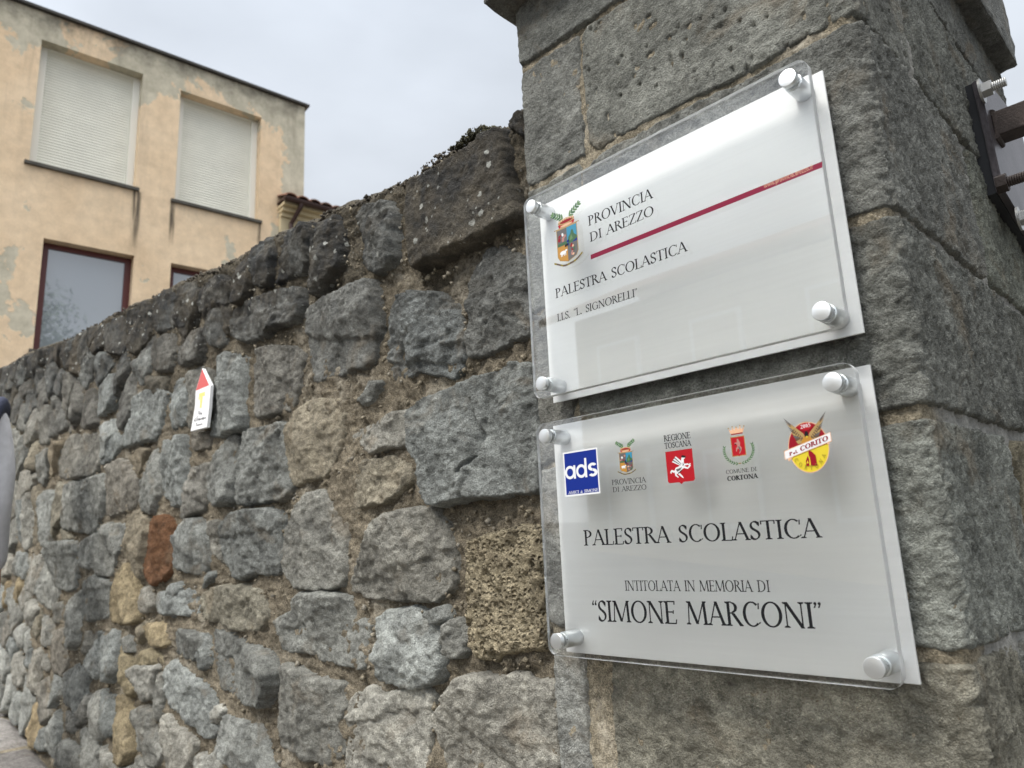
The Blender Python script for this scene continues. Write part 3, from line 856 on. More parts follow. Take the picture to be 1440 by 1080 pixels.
for i, (s0, s1, z0, z1, tn, rg) in enumerate(blocks):
    r = random.Random(i + 50)
    j = lambda: r.uniform(-0.004, 0.004)
    z0w, z1w = z0 + CE, z1 + CE
    n = 5
    P = [(s0 + (s1 - s0) * k / n, z0w + j()) for k in range(n)] + [(s1 + j(), z0w + j()), (s1 + j(), (z0w + z1w) / 2), (s1 + j(), z1w + j())] + \
        [(s1 - (s1 - s0) * k / n, z1w + j()) for k in range(1, n)] + [(s0, z1w + j()), (s0, (z0w + z1w) / 2)]
    vis = z1 > -0.36
    cell = 0.0023 if vis else 0.010
    me = stone(P, pillar_map, cell, cell, 900 + i, plateau=0.0 + r.uniform(0, 0.003), ew=0.0045, rough=0.66 * rg, tilt=0.0, sink=0.012, pits=0.8 if i == 3 else 0.2, jag=0.6, flat=True, stretch=0.8, grow=0.0048)
    o = link('stone_block', me, M_PSTONE, pillar, smooth=True)
    o.color = (*tn, 1)
# mortar bed of the pillar, recessed a little behind the block faces
ss = np.arange(XL, side_s(YB), 0.0034); zz = np.arange(PZ0, PZ1 + 0.01, 0.0034)
SU, SV = np.meshgrid(ss, zz, indexing='ij')
Hm = -0.0035 + 0.0025 * fbm(SU, SV, 25, 2, 1) + 0.0035 * fbm(SU, SV, 90, 3, 3, 0.65)
W = pillar_map(SU.ravel(), SV.ravel(), Hm.ravel())
ii, jj = np.meshgrid(np.arange(len(ss) - 1), np.arange(len(zz) - 1), indexing='ij')
q0 = (ii * len(zz) + jj).ravel()
link('mortar', from_np('mortar', W, np.stack([q0, q0 + len(zz), q0 + len(zz) + 1, q0 + 1], 1)), M_PMORTAR, pillar, smooth=True)
bm = bmesh.new()
box_bm(bm, ((XL + XR - 0.03) / 2 + 0.004, (YP + YB) / 2 + 0.012, (PZ0 + PZ1) / 2), (XR - XL - 0.022, YB - YP - 0.03, PZ1 - PZ0))
link('core', bm_mesh('core', bm), M_PMORTAR, pillar)
# cap slab
def slab(x0, x1, y0, y1, z0, z1, cell, seed, amp=0.004):
    bm = bmesh.new()
    box_bm(bm, ((x0 + x1) / 2, (y0 + y1) / 2, (z0 + z1) / 2), (x1 - x0, y1 - y0, z1 - z0), bev=0.006)
    bmesh.ops.subdivide_edges(bm, edges=[e_ for e_ in bm.edges if e_.calc_length() > 0.2], cuts=40, use_grid_fill=True)
    bmesh.ops.subdivide_edges(bm, edges=[e_ for e_ in bm.edges if e_.calc_length() > 0.05], cuts=10, use_grid_fill=True)
    co = np.array([v.co[:] for v in bm.verts]); 
    d = amp * fbm(co[:, 0] + co[:, 2] * 0.7, co[:, 1] + co[:, 2] * 0.9, 30, 3, seed) + 0.4 * amp * fbm(co[:, 0] - co[:, 2], co[:, 1] + co[:, 2], 120, 2, seed + 1)
    c = co.mean(0)
    for v, q in zip(bm.verts, d):
        w = Vector(((v.co.x - c[0]) / (x1 - x0), (v.co.y - c[1]) / (y1 - y0), (v.co.z - c[2]) / (z1 - z0)))
        m_ = max(abs(w.x), abs(w.y), abs(w.z))
        nrm = Vector((w.x if abs(w.x) > 0.8 * m_ else 0, w.y if abs(w.y) > 0.8 * m_ else 0, w.z if abs(w.z) > 0.8 * m_ else 0))
        if nrm.length > 0: v.co += nrm.normalized() * float(q)
    return bm_mesh('cap', bm)
cap = link('cap_slab', slab(XL - 0.030, XR + 0.034, YP - 0.052, YB + 0.0, EYE + 0.857, EYE + 1.0, 0.01, 3), M_PSTONE, pillar, smooth=False)
cap.color = (0.19, 0.195, 0.185, 1)

# ------------------------------------------------------------------ lettering: pen-drawn roman capitals
TK, TN = 0.130, 0.058
def G(*s): return list(s)
def st(x, y0=0.0, y1=1.0, w=TK): return ('L', x, y0, x, y1, w)
def hz(x0, x1, y, w=TN): return ('H', x0, x1, y, w)
def sf(x, y, w=0.30): return ('S', x, y, w)
GLY = {
 'A': (0.80, [('L', .07, 0, .385, 1, TN), ('L', .385, 1, .71, 0, TK), hz(.16, .60, .35), sf(.06, 0, .24), sf(.71, 0, .28)]),
 'C': (0.80, [('A', .45, .5, .40, .515, 48, 312), ('L', .735, .70, .755, .95, TN), ('L', .72, .12, .76, .19, TN)]),
 'D': (0.88, [st(.15), ('A', .36, .5, .44, .485, -90, 90), hz(.15, .37, .978), hz(.15, .37, .022), sf(.11, 0, .22), sf(.11, 1, .22)]),
 'E': (0.64, [st(.15), hz(.15, .54, .978), hz(.15, .47, .52), hz(.15, .57, .022), ('L', .535, .84, .55, 1.0, TN), ('L', .455, .44, .475, .60, TN), ('L', .565, 0, .60, .20, TN), sf(.10, 0, .2), sf(.10, 1, .2)]),
 'G': (0.88, [('A', .45, .5, .40, .515, 48, 318), st(.76, .06, .42, TK * .85), sf(.76, .42, .26), ('L', .735, .70, .755, .95, TN)]),
 'I': (0.32, [st(.16), sf(.16, 0), sf(.16, 1)]),
 'L': (0.60, [st(.15), hz(.15, .53, .022), ('L', .53, 0, .575, .23, TN), sf(.10, 0, .2), sf(.14, 1, .28)]),
 'M': (1.04, [('L', .10, 0, .16, 1, TN), ('L', .17, 1, .52, .03, TK), ('L', .52, .03, .86, 1, TN), ('L', .87, 1, .92, 0, TK), sf(.10, 0, .22), sf(.92, 0, .26), sf(.12, 1, .16), sf(.91, 1, .16)]),
 'N': (0.88, [st(.13, 0, 1, TN), ('L', .14, 1, .74, -.01, TK), st(.74, 0, 1, TN), sf(.13, 0, .24), sf(.10, 1, .18), sf(.74, 1, .24)]),
 'O': (0.92, [('A', .46, .5, .43, .515, 0, 360)]),
 'P': (0.62, [st(.15), ('A', .29, .745, .27, .235, -90, 90), hz(.15, .30, .978), hz(.15, .30, .512), sf(.14, 0, .28), sf(.10, 1, .2)]),
 'R': (0.72, [st(.15), ('A', .29, .755, .26, .225, -90, 90), hz(.15, .30, .978), hz(.15, .32, .53), ('L', .33, .53, .68, 0, TK), sf(.14, 0, .28), sf(.10, 1, .2), sf(.69, 0, .14)]),
 'S': (0.54, [('C', [(.46, .80), (.40, .93), (.28, .98), (.14, .92), (.09, .77), (.14, .62), (.28, .52), (.42, .41), (.47, .26), (.41, .10), (.27, .02), (.13, .06), (.07, .20)]), ('L', .46, .72, .47, .95, TN), ('L', .065, .05, .07, .28, TN)]),
 'T': (0.70, [st(.35), hz(.04, .66, .975), ('L', .045, .80, .04, 1, TN), ('L', .655, .80, .66, 1, TN), sf(.35, 0, .32)]),
 'U': (0.84, [st(.15, .28, 1), ('A', .42, .30, .27, .315, 180, 360), st(.69, .28, 1, TN), sf(.14, 1, .28), sf(.69, 1, .24)]),
 'V': (0.78, [('L', .07, 1, .39, 0, TK), ('L', .39, 0, .70, 1, TN), sf(.08, 1, .28), sf(.70, 1, .24)]),
 'Z': (0.68, [hz(.08, .60, .975), ('L', .59, .97, .08, .03, TK), hz(.08, .62, .025), ('L', .08, .8, .085, 1, TN), ('L', .605, 0, .63, .2, TN)]),
 '.': (0.26, [('D', .1, .07, .085)]),
 '“': (0.34, [('D', .09, .82, .06), ('L', .06, .84, .13, 1.0, TN), ('D', .25, .82, .06), ('L', .22, .84, .29, 1.0, TN)]),
 '”': (0.34, [('D', .09, .95, .06), ('L', .05, .78, .12, .94, TN), ('D', .25, .95, .06), ('L', .21, .78, .28, .94, TN)]),
 ' ': (0.46, []),
 'a': (0.48, [('A', .21, .24, .17, .245, 0, 360), st(.38, 0, .48, TK * .8)]),
 'c': (0.44, [('A', .23, .24, .19, .25, 50, 310)]),
 'd': (0.50, [('A', .22, .24, .18, .245, 0, 360), st(.41, 0, .95, TK * .8)]),
 'e': (0.46, [('A', .23, .24, .19, .25, 0, 320), hz(.06, .42, .26)]),
 'i': (0.22, [st(.11, 0, .47, TK * .8), ('D', .11, .68, .06)]),
 'l': (0.22, [st(.11, 0, .95, TK * .8)]),
 'n': (0.50, [st(.09, 0, .47, TK * .8), ('A', .25, .26, .16, .22, 0, 180), st(.40, 0, .28, TK * .8)]),
 'o': (0.48, [('A', .24, .24, .2, .25, 0, 360)]),
 'p': (0.50, [st(.09, -.25, .47, TK * .8), ('A', .26, .24, .19, .245, 0, 360)]),
 'r': (0.34, [st(.09, 0, .47, TK * .8), ('A', .22, .27, .13, .21, 40, 180)]),
 't': (0.30, [st(.13, 0, .65, TK * .8), hz(.02, .27, .45)]),
 's': (0.36, [('C', [(.30, .38), (.24, .47), (.12, .47), (.07, .36), (.14, .28), (.25, .20), (.29, .10), (.22, .01), (.10, .01), (.05, .10)])]),
 'v': (0.46, [('L', .04, .47, .23, 0, TK * .8), ('L', .23, 0, .42, .47, TN)]),
 'w': (0.70, [('L', .03, .47, .2, 0, TK * .8), ('L', .2, 0, .35, .47, TN), ('L', .35, .47, .5, 0, TK * .8), ('L', .5, 0, .66, .47, TN)]),
 'z': (0.44, [hz(.05, .38, .45), ('L', .37, .45, .06, .02, TK * .8), hz(.05, .4, .022)]),
 'F': (0.58, [st(.15), hz(.15, .54, .978), hz(.15, .46, .52), sf(.14, 0, .28), sf(.10, 1, .2)]),
 '2': (0.52, [('C', [(.08, .78), (.14, .94), (.27, .99), (.41, .92), (.44, .76), (.36, .55), (.2, .3), (.07, .05)]), hz(.06, .47, .04, .09)]),
 '0': (0.52, [('A', .26, .5, .21, .5, 0, 360)]),
 '5': (0.52, [hz(.14, .44, .95, .09), ('L', .15, .5, .15, .97, TN), ('C', [(.12, .55), (.26, .62), (.40, .52), (.45, .32), (.38, .1), (.24, .0), (.08, .06)])]),
}
def glyph_polys(ch, bold=1.0, hair=1.0):
    out = []
    for s in GLY[ch][1]:
        k = s[0]
        if k == 'L':
            _, x0, y0, x1, y1, w = s
            w = w * (bold if w > 0.06 else hair)
            L = math.hypot(x1 - x0, y1 - y0); 
            hw = 0.5 * w * (L / max(abs(y1 - y0), 1e-3))    # horizontal cut ends
            hw = min(hw, w * 1.2)
            out.append([(x0 - hw, y0), (x0 + hw, y0), (x1 + hw, y1), (x1 - hw, y1)])
        elif k == 'H':
            _, x0, x1, y, w = s; w *= hair
            out.append([(x0, y - w / 2), (x1, y - w / 2), (x1, y + w / 2), (x0, y + w / 2)])
        elif k == 'S':
            _, x, y, w = s; t = 0.04 * hair; sg = 1 if y < 0.5 else -1
            w = w * (0.5 + 0.5 * bold)
            out.append([(x - w / 2, y), (x + w / 2, y), (x + w / 2, y + sg * t), (x + w * 0.2, y + sg * t * 2.1), (x - w * 0.2, y + sg * t * 2.1), (x - w / 2, y + sg * t)])
        elif k == 'A':
            _, cx, cy_, rx, ry, a0, a1 = s
            n = max(6, int(abs(a1 - a0) / 9))
            wt_ = TK * bold * 1.05; wn_ = TN * hair * 1.1
            for q in range(n):
                quad = []
                for (aa, inner) in ((q, 0), (q + 1, 0), (q + 1, 1), (q, 1)):
                    an = math.radians(a0 + (a1 - a0) * aa / n)
                    RX, RY = (rx - wt_, ry - wn_) if inner else (rx, ry)
                    quad.append((cx + max(RX, 0.01) * math.cos(an), cy_ + max(RY, 0.01) * math.sin(an)))
                out.append(quad)
        elif k == 'D':
            _, x, y, r_ = s; r_ *= (0.6 + 0.4 * bold)
            out.append([(x + r_ * math.cos(2 * PI * q / 10), y + r_ * math.sin(2 * PI * q / 10)) for q in range(10)])
        elif k == 'C':
            P = np.array(s[1], float)
            # smooth the spine
            t0 = np.arange(len(P)); t1 = np.linspace(0, len(P) - 1, 4 * len(P))
            X = np.interp(t1, t0, P[:, 0]); Y = np.interp(t1, t0, P[:, 1])
            for _ in range(3):
                X[1:-1] = (X[:-2] + X[2:] + 2 * X[1:-1]) / 4; Y[1:-1] = (Y[:-2] + Y[2:] + 2 * Y[1:-1]) / 4
            dx, dy = np.gradient(X), np.gradient(Y); L = np.hypot(dx, dy) + 1e-9
            nx, ny = -dy / L, dx / L
            wd = TN * hair + (TK * bold - TN * hair) * np.clip((np.abs(dx / L * 0.55 - dy / L * 0.85)) ** 1.2, 0, 1) * 0.95
            for q in range(len(X) - 1):
                a, b_ = wd[q] / 2, wd[q + 1] / 2
                out.append([(X[q] - nx[q] * a, Y[q] - ny[q] * a), (X[q + 1] - nx[q + 1] * b_, Y[q + 1] - ny[q + 1] * b_), (X[q + 1] + nx[q + 1] * b_, Y[q + 1] + ny[q + 1] * b_), (X[q] + nx[q] * a, Y[q] + ny[q] * a)])
    return out
class Print:
    """flat printed shapes on a sign face at plane y; each piece a hair above the one before"""
    def __init__(self, Y, step=0.000012):
        self.Y = Y; self.bm = bmesh.new(); self.k = 0; self.step = step; self.mats = []
    def midx(self, m):
        if m not in self.mats: self.mats.append(m)
        return self.mats.index(m)
    def poly(self, pts, m, lift=None):
        y = self.Y - self.step * (self.k if lift is None else lift)
        if lift is None: self.k += 1
        A = sum(pts[i][0] * pts[(i + 1) % len(pts)][1] - pts[(i + 1) % len(pts)][0] * pts[i][1] for i in range(len(pts)))
        if A < 0: pts = list(reversed(pts))
        try:
            f = self.bm.faces.new([self.bm.verts.new((p[0], y, p[1])) for p in pts])
            f.material_index = self.midx(m)
        except ValueError: pass
    def build(self, name, parent):
        me = bm_mesh(name, self.bm)
        return link(name, me, self.mats, parent)
def px_plane(Y):
    return lambda x, y: at_y(x, y, Y)[[0, 2]]
def text(pr, s, a, b_, top, m, bold=1.0, hair=1.0, width=None):
    """text s from baseline point a to baseline point b_ (wall plane), cap height from a to top"""
    a = np.array(a, float); b_ = np.array(b_, float); h = abs(top[1] - a[1])
    tot = sum(GLY[c][0] for c in s) - 0.06
    ex = (b_ - a) / tot
    x = 0.0
    par = 0
    for c in s:
        ps = glyph_polys(c, bold, hair)
        for q, P in enumerate(ps):
            pr.poly([(a[0] + ex[0] * (x + p[0] - 0.02), a[1] + ex[1] * (x + p[0]) + h * p[1]) for p in P], m, lift=pr.k + (q % 5))
        x += GLY[c][0]
    pr.k += 5

M_INK = simple('black_print', (0.006, 0.006, 0.008), 0.5, spec=0.2)
M_WINE = simple('wine_red_print', (0.1650, 0.0040, 0.0275), 0.4, spec=0.2)
M_RED = simple('red_print', (0.3100, 0.0060, 0.0125), 0.4, spec=0.2)
M_CRIM = simple('crimson_print', (0.2100, 0.0040, 0.0125), 0.4, spec=0.2)
M_BLUE = simple('blue_print', (0.0030, 0.0175, 0.1800), 0.4, spec=0.2)
M_WHT = simple('white_print', (0.5904, 0.5976, 0.6120), 0.4)
M_YEL = simple('yellow_print', (0.5332, 0.4216, 0.0186), 0.4)
M_ORG = simple('orange_print', (0.3600, 0.1700, 0.0150), 0.4)
M_SKY = simple('cyan_print', (0.0150, 0.1800, 0.2900), 0.4)
M_GRN = simple('green_print', (0.0250, 0.0850, 0.0300), 0.4)
M_GRN2 = simple('light_green_print', (0.0800, 0.1650, 0.0600), 0.4)
M_PINK = simple('pink_print', (0.3300, 0.1500, 0.1300), 0.4)
M_GOLD = simple('gold_print', (0.3000, 0.1980, 0.0720), 0.4)
M_PEACH = simple('peach_print', (0.5600, 0.3360, 0.2100), 0.4)
M_BRN = simple('brown_print', (0.0840, 0.0490, 0.0245), 0.4)
M_GRY = simple('grey_print', (0.0800, 0.0750, 0.0750), 0.4)
M_OLV = simple('olive_print', (0.2100, 0.1650, 0.0100), 0.4)

# ------------------------------------------------------------------ the two plaques
m, nt, b = mat_new('clear_acrylic')
b.inputs['Base Color'].default_value = (0.985, 0.995, 0.99, 1)
b.inputs['Transmission Weight'].default_value = 1.0
b.inputs['Roughness'].default_value = 0.0
b.inputs['IOR'].default_value = 1.49
M_ACR = m
m, nt, b = mat_new('sawn_acrylic_edge')
b.inputs['Base Color'].default_value = (0.93, 0.95, 0.95, 1)
b.inputs['Transmission Weight'].default_value = 1.0
b.inputs['Roughness'].default_value = 0.35
b.inputs['IOR'].default_value = 1.49
df = N(nt, 'ShaderNodeBsdfDiffuse'); df.inputs['Color'].default_value = (0.75, 0.77, 0.77, 1)
mxs = N(nt, 'ShaderNodeMixShader'); mxs.inputs[0].default_value = 0.5
nt.links.new(b.outputs[0], mxs.inputs[1]); nt.links.new(df.outputs[0], mxs.inputs[2])
nt.links.new(mxs.outputs[0], nt.nodes['Material Output'].inputs['Surface'])
M_ACE = m
def plate_material(name, col, metal, rough, cloud):
    m, nt, b = mat_new(name)
    pos = N(nt, 'ShaderNodeNewGeometry').outputs['Position']
    mp = N(nt, 'ShaderNodeMapping'); mp.inputs['Scale'].default_value = (6, 1, 260); nt.links.new(pos, mp.inputs[0])
    br = noise(nt, mp.outputs[0], 1.0, 4, 0.6)
    cl = noise(nt, pos, 5.0, 3, 0.5)
    f = math_(nt, 'MULTIPLY', mrange(nt, br, 0.3, 0.7, 0.975, 1.02), mrange(nt, cl, 0.3, 0.7, 1 - cloud, 1 + cloud))
    sc = nt.nodes.new('ShaderNodeVectorMath'); sc.operation = 'SCALE'; sc.inputs[0].default_value = col
    nt.links.new(f, sc.inputs['Scale']); nt.links.new(sc.outputs[0], b.inputs['Base Color'])
    b.inputs['Metallic'].default_value = metal
    b.inputs['Specular IOR Level'].default_value = 0.3
    nt.links.new(mrange(nt, br, 0.3, 0.7, rough - 0.04, rough + 0.05), b.inputs['Roughness'])
    bp = N(nt, 'ShaderNodeBump', Strength=0.25, Distance=0.0002); nt.links.new(br, bp.inputs['Height']); nt.links.new(bp.outputs[0], b.inputs['Normal'])
    return m
M_PLATE_U = plate_material('satin_white_plate', (0.62, 0.635, 0.635), 0.0, 0.42, 0.02)
M_PLATE_L = plate_material('brushed_silver_plate', (0.60, 0.615, 0.62), 0.25, 0.36, 0.04)
M_ALU = simple('anodised_aluminium', (0.66, 0.68, 0.69), 0.40, 1.0, bump=0.00008, bscale=900)
M_DARK = simple('dark_metal_gap', (0.03, 0.03, 0.03), 0.5, 0.6)
YB_F = 0.7370                                  # front of the backing plates
ACF = YB_F - 0.0400                            # front of the acrylic
ACB = ACF + 0.0100
SW, SH = 0.420, 0.296
def rounded(x0, z0, x1, z1, r, n=8):
    pts = []
    for (cx, cz, a0) in ((x1 - r, z1 - r, 0), (x0 + r, z1 - r, 90), (x0 + r, z0 + r, 180), (x1 - r, z0 + r, 270)):
        for k in range(n + 1):
            a = math.radians(a0 + 90 * k / n); pts.append((cx + r * math.cos(a), cz + r * math.sin(a)))
    return pts
def plaque(name, label, x0, z1, pmat):
    """x0 left edge, z1 top edge"""
    x1, z0 = x0 + SW, z1 - SH
    t = thing(name, label, 'plaque', (x0 + SW / 2, YB_F, z0))
    bm = bmesh.new(); prism_bm(bm, [(x0, z0), (x1, z0), (x1, z1), (x0, z1)], YB_F, YB_F + 0.003)
    bmesh.ops.bevel(bm, geom=bm.edges[:], offset=0.0003, segments=1, affect='EDGES')
    link('backing_plate', bm_mesh('backing_plate', bm), pmat, t)
    bm = bmesh.new(); prism_bm(bm, rounded(x0 + 0.001, z0 + 0.001, x1 - 0.001, z1 - 0.001, 0.013), ACF, ACB)
    ed = [e_ for e_ in bm.edges if abs(e_.verts[0].co.y - e_.verts[1].co.y) < 1e-6]
    bmesh.ops.bevel(bm, geom=ed, offset=0.0006, segments=2, affect='EDGES')
    for f_ in bm.faces:
        f_.material_index = 0 if abs(f_.normal.y) > 0.9 else 1
    link('acrylic_panel', bm_mesh('acrylic_panel', bm), [M_ACR, M_ACE], t)
    ia, ib = 0.0208, 0.0192
    for (cx, cz) in ((x0 + ia, z1 - ib), (x1 - ia, z1 - ib), (x1 - ia, z0 + ib), (x0 + ia, z0 + ib)):
        bm = bmesh.new()
        lathe_bm(bm, (cx, YB_F - 0.0002, cz), (0, -1, 0), [(0, .0098), (0.0006, .0100), (0.0270, .0100), (0.0280, .0096), (0.0284, .0084), (0.0300, .0082), (0.0318, .0082)])
        so = link('standoff', bm_mesh('standoff', bm), M_ALU, t)
        sm(so)
        bm = bmesh.new()
        lathe_bm(bm, (cx, ACF + 0.0001 - 0.0002, cz), (0, -1, 0), [(0, .0090), (0.0004, .0095), (0.0052, .0095), (0.0060, .0092), (0.0062, .0086)])
        c_ = link('standoff_cap', bm_mesh('standoff_cap', bm), M_ALU, so); sm(c_)
        bm = bmesh.new(); cyl_bm(bm, (cx, ACF + 0.0002, cz), (cx, ACB - 0.0002, cz), 0.0032, seg=16)
        link('screw', bm_mesh('screw', bm), M_ALU, so)
        # grub screw hole on the collar
        bm = bmesh.new(); cyl_bm(bm, (cx + 0.0079, YB_F - 0.0300, cz + 0.001), (cx + 0.0084, YB_F - 0.0300, cz + 0.001), 0.0008, seg=10)
        link('grub_screw', bm_mesh('grub_screw', bm), M_DARK, so)
    return t
def sm(o):
    me = o.data
    me.polygons.foreach_set('use_smooth', np.ones(len(me.polygons), dtype=bool))
    me.set_sharp_from_angle(angle=math.radians(28))
UX0, UZ1 = -0.6631, EYE + 0.4823
LX0, LZ1 = -0.6625, EYE + 0.1534
pu = plaque('plaque', 'upper pale plaque on the pillar with a wine red stripe and one coat of arms', UX0, UZ1, M_PLATE_U)
pl_ = plaque('plaque', 'lower silver plaque on the pillar with a row of five coloured logos', LX0, LZ1, M_PLATE_L)
YT = ACF - 0.00015
Q = px_plane(YT)

def blob(cx, cz, rx, rz, n=14, a0=0, rot=0):
    o = []
    for k in range(n):
        a = 2 * PI * k / n
        x, z = rx * math.cos(a), rz * math.sin(a)
        o.append((cx + x * math.cos(rot) - z * math.sin(rot), cz + x * math.sin(rot) + z * math.cos(rot)))
    return o
def leaf_spray(pr, x0, z0, ang, L, n, s, mats):
    for k in range(n):
        t = (k + 0.5) / n
        px_, pz_ = x0 + math.cos(ang) * L * t, z0 + math.sin(ang) * L * t
        for sd_ in (-1, 1):
            a = ang + sd_ * 0.75
            pr.poly(blob(px_ + math.cos(a) * s * 0.6, pz_ + math.sin(a) * s * 0.6, s * (1 - 0.4 * t), s * 0.34, 8, rot=a), mats[k % len(mats)])
    pr.poly(blob(x0 + math.cos(ang) * L, z0 + math.sin(ang) * L, s * 0.8, s * 0.25, 8, rot=ang), mats[0])

def arezzo_arms(parent, cx, zt, w, h, name='coat_of_arms'):
    """quartered shield with crown, branches and ribbon; cx centre, zt top of the shield"""
    pr = Print(YT)
    x0, x1 = cx - w / 2, cx + w / 2; zb = zt - h
    # branches
    leaf_spray(pr, cx + w * 0.12, zt + h * 0.26, math.radians(32), w * 0.62, 5, w * 0.13, [M_GRN2, M_GRN])
    leaf_spray(pr, cx - w * 0.12, zt + h * 0.26, math.radians(148), w * 0.62, 5, w * 0.13, [M_GRN2, M_GRN])
    # crown
    pr.poly([(cx - w * .36, zt + h * .03), (cx + w * .36, zt + h * .03), (cx + w * .40, zt + h * .13), (cx - w * .40, zt + h * .13)], M_RED)
    pr.poly(blob(cx, zt + h * .17, w * .40, h * .085), M_GOLD)
    pr.poly(blob(cx, zt + h * .165, w * .30, h * .045), M_CRIM)
    pr.poly(blob(cx, zt + h * .06, w * .30, h * .03), M_PEACH)
    for k in range(7):
        pr.poly(blob(cx - w * .33 + k * w * .11, zt + h * .245 - abs(k - 3) * h * .012, w * .04, h * .028, 8), M_PEACH)
    # frame and quarters
    pr.poly([(x0 - w * .10, zt), (x1 + w * .10, zt), (x1 + w * .10, zt + h * .025), (x0 - w * .10, zt + h * .025)], M_GOLD)
    pr.poly([(x0, zt), (x1, zt), (x1, zb + h * .22), (x1 - w * .1, zb + h * .10), (cx, zb), (x0 + w * .1, zb + h * .10), (x0, zb + h * .22)], M_GOLD)
    g_ = w * .03
    pr.poly([(x0 + g_, zt - g_), (cx, zt - g_), (cx, zt - h * .5), (x0 + g_, zt - h * .5)], M_GRY)
    pr.poly([(cx, zt - g_), (x1 - g_, zt - g_), (x1 - g_, zt - h * .5), (cx, zt - h * .5)], M_SKY)
    pr.poly([(x0 + g_, zt - h * .5), (cx, zt - h * .5), (cx, zb + g_), (x0 + w * .12, zb + h * .11), (x0 + g_, zb + h * .22)], M_ORG)
    pr.poly([(cx, zt - h * .5), (x1 - g_, zt - h * .5), (x1 - g_, zb + h * .22), (x1 - w * .12, zb + h * .11), (cx, zb + g_)], M_GRY)
    # hill with a tower in the sky quarter
    pr.poly([(cx + w * .03, zt - h * .5), (cx + w * .06, zt - h * .32), (cx + w * .17, zt - h * .24), (cx + w * .22, zt - h * .14), (cx + w * .29, zt - h * .15), (cx + w * .34, zt - h * .28), (x1 - g_, zt - h * .36), (x1 - g_, zt - h * .5)], M_GRN)
    pr.poly([(cx + w * .10, zt - h * .44), (cx + w * .2, zt - h * .26), (cx + w * .27, zt - h * .40)], M_GRN2)
    pr.poly([(cx + w * .22, zt - h * .5), (x1 - g_, zt - h * .42), (x1 - g_, zt - h * .5)], M_BLUE)
    # rider in the dark quarter
    r = random.Random(int(abs(cx) * 1e4))
    for k in range(6):
        pr.poly(blob(x0 + w * r.uniform(.10, .42), zt - h * r.uniform(.14, .40), w * r.uniform(.04, .09), h * r.uniform(.03, .06), 7, rot=r.uniform(0, 3)), [M_PINK, M_CRIM, M_PINK, M_WHT][k % 4])
    pr.poly([(x0 + w * .05, zt - h * .42), (cx, zt - h * .40), (cx, zt - h * .49), (x0 + w * .05, zt - h * .49)], M_GRN)
    # white animal on orange
    pr.poly(blob(x0 + w * .27, zt - h * .70, w * .15, h * .055), M_WHT)
    for q in (.16, .22, .32, .38):
        pr.poly([(x0 + w * q, zt - h * .72), (x0 + w * (q + .04), zt - h * .72), (x0 + w * (q + .03), zt - h * .80), (x0 + w * (q + .005), zt - h * .80)], M_WHT)
    pr.poly(blob(x0 + w * .43, zt - h * .66, w * .05, h * .03, 8), M_WHT)
    # prancing figure, lower right
    for k in range(7):
        pr.poly(blob(cx + w * r.uniform(.08, .40), zt - h * r.uniform(.56, .86), w * r.uniform(.04, .09), h * r.uniform(.025, .05), 7, rot=r.uniform(0, 3)), [M_PINK, M_PEACH, M_CRIM, M_GRN][k % 4])
    for k in range(5):
        pr.poly(blob(cx + w * r.uniform(-.12, .08), zt - h * r.uniform(.38, .58), w * .05, h * .035, 7, rot=r.uniform(0, 3)), [M_INK, M_BLUE][k % 2])
    # ribbon below
    P0 = []
    n = 14
    for k in range(n):
        t = k / (n - 1); xx = cx + (t - .5) * w * 1.36
        P0.append((xx, zb + h * .06 - math.sin(t * PI) * h * .17 + math.sin(t * 14) * h * .008))
    for k in range(n - 1):
        (xa, za), (xb, zb_) = P0[k], P0[k + 1]
        pr.poly([(xa, za), (xb, zb_), (xb, zb_ + h * .055), (xa, za + h * .055)], M_BRN if k % 3 else M_OLV)
    return pr.build(name, parent)

# upper plaque print
pr = Print(YT)
text(pr, 'PROVINCIA', Q(827.8, 318), Q(917.5, 278.6), Q(826.9, 304.2), M_INK)
text(pr, 'DI AREZZO', Q(830.2, 340.5), Q(919.4, 302), Q(829.0, 327.6), M_INK)
pr.build('lettering', pu)
pr = Print(YT)
text(pr, 'PALESTRA SCOLASTICA', Q(781.8, 419.6), Q(966.0, 353.2), Q(781.0, 406.4), M_INK)
pr.build('lettering', pu)
pr = Print(YT)
text(pr, 'I.I.S. “L. SIGNORELLI”', Q(784.0, 452.3), Q(896.5, 416.4), Q(783.4, 442.0), M_INK, 0.95)
pr.build('lettering', pu)
pr = Print(YT)
a1, a2 = Q(830.8, 365.0), Q(1156.5, 235.3); b1, b2 = Q(830.6, 358.4), Q(1156.3, 226.8)
pr.poly([tuple(a1), tuple(a2), tuple(b2), tuple(b1)], M_WINE)
pr.build('stripe', pu)
pr = Print(YT - 0.0001)
text(pr, 'www.provincia.arezzo.it', Q(1074.8, 264.6), Q(1143.2, 237.4), Q(1074.4, 254.6), M_PEACH, 0.62, 1.0)
pr.build('web_address', pu)
TL, TR_, BR, BL = Q(782.3, 324.5), Q(811.2, 312.8), Q(813, 354), Q(783.8, 364.8)
cx = (TL[0] + TR_[0]) / 2; ztp = (TL[1] + TR_[1]) / 2; hh_ = ztp - Q(798, 368.5)[1]
arezzo_arms(pu, cx, ztp, TR_[0] - TL[0], hh_)

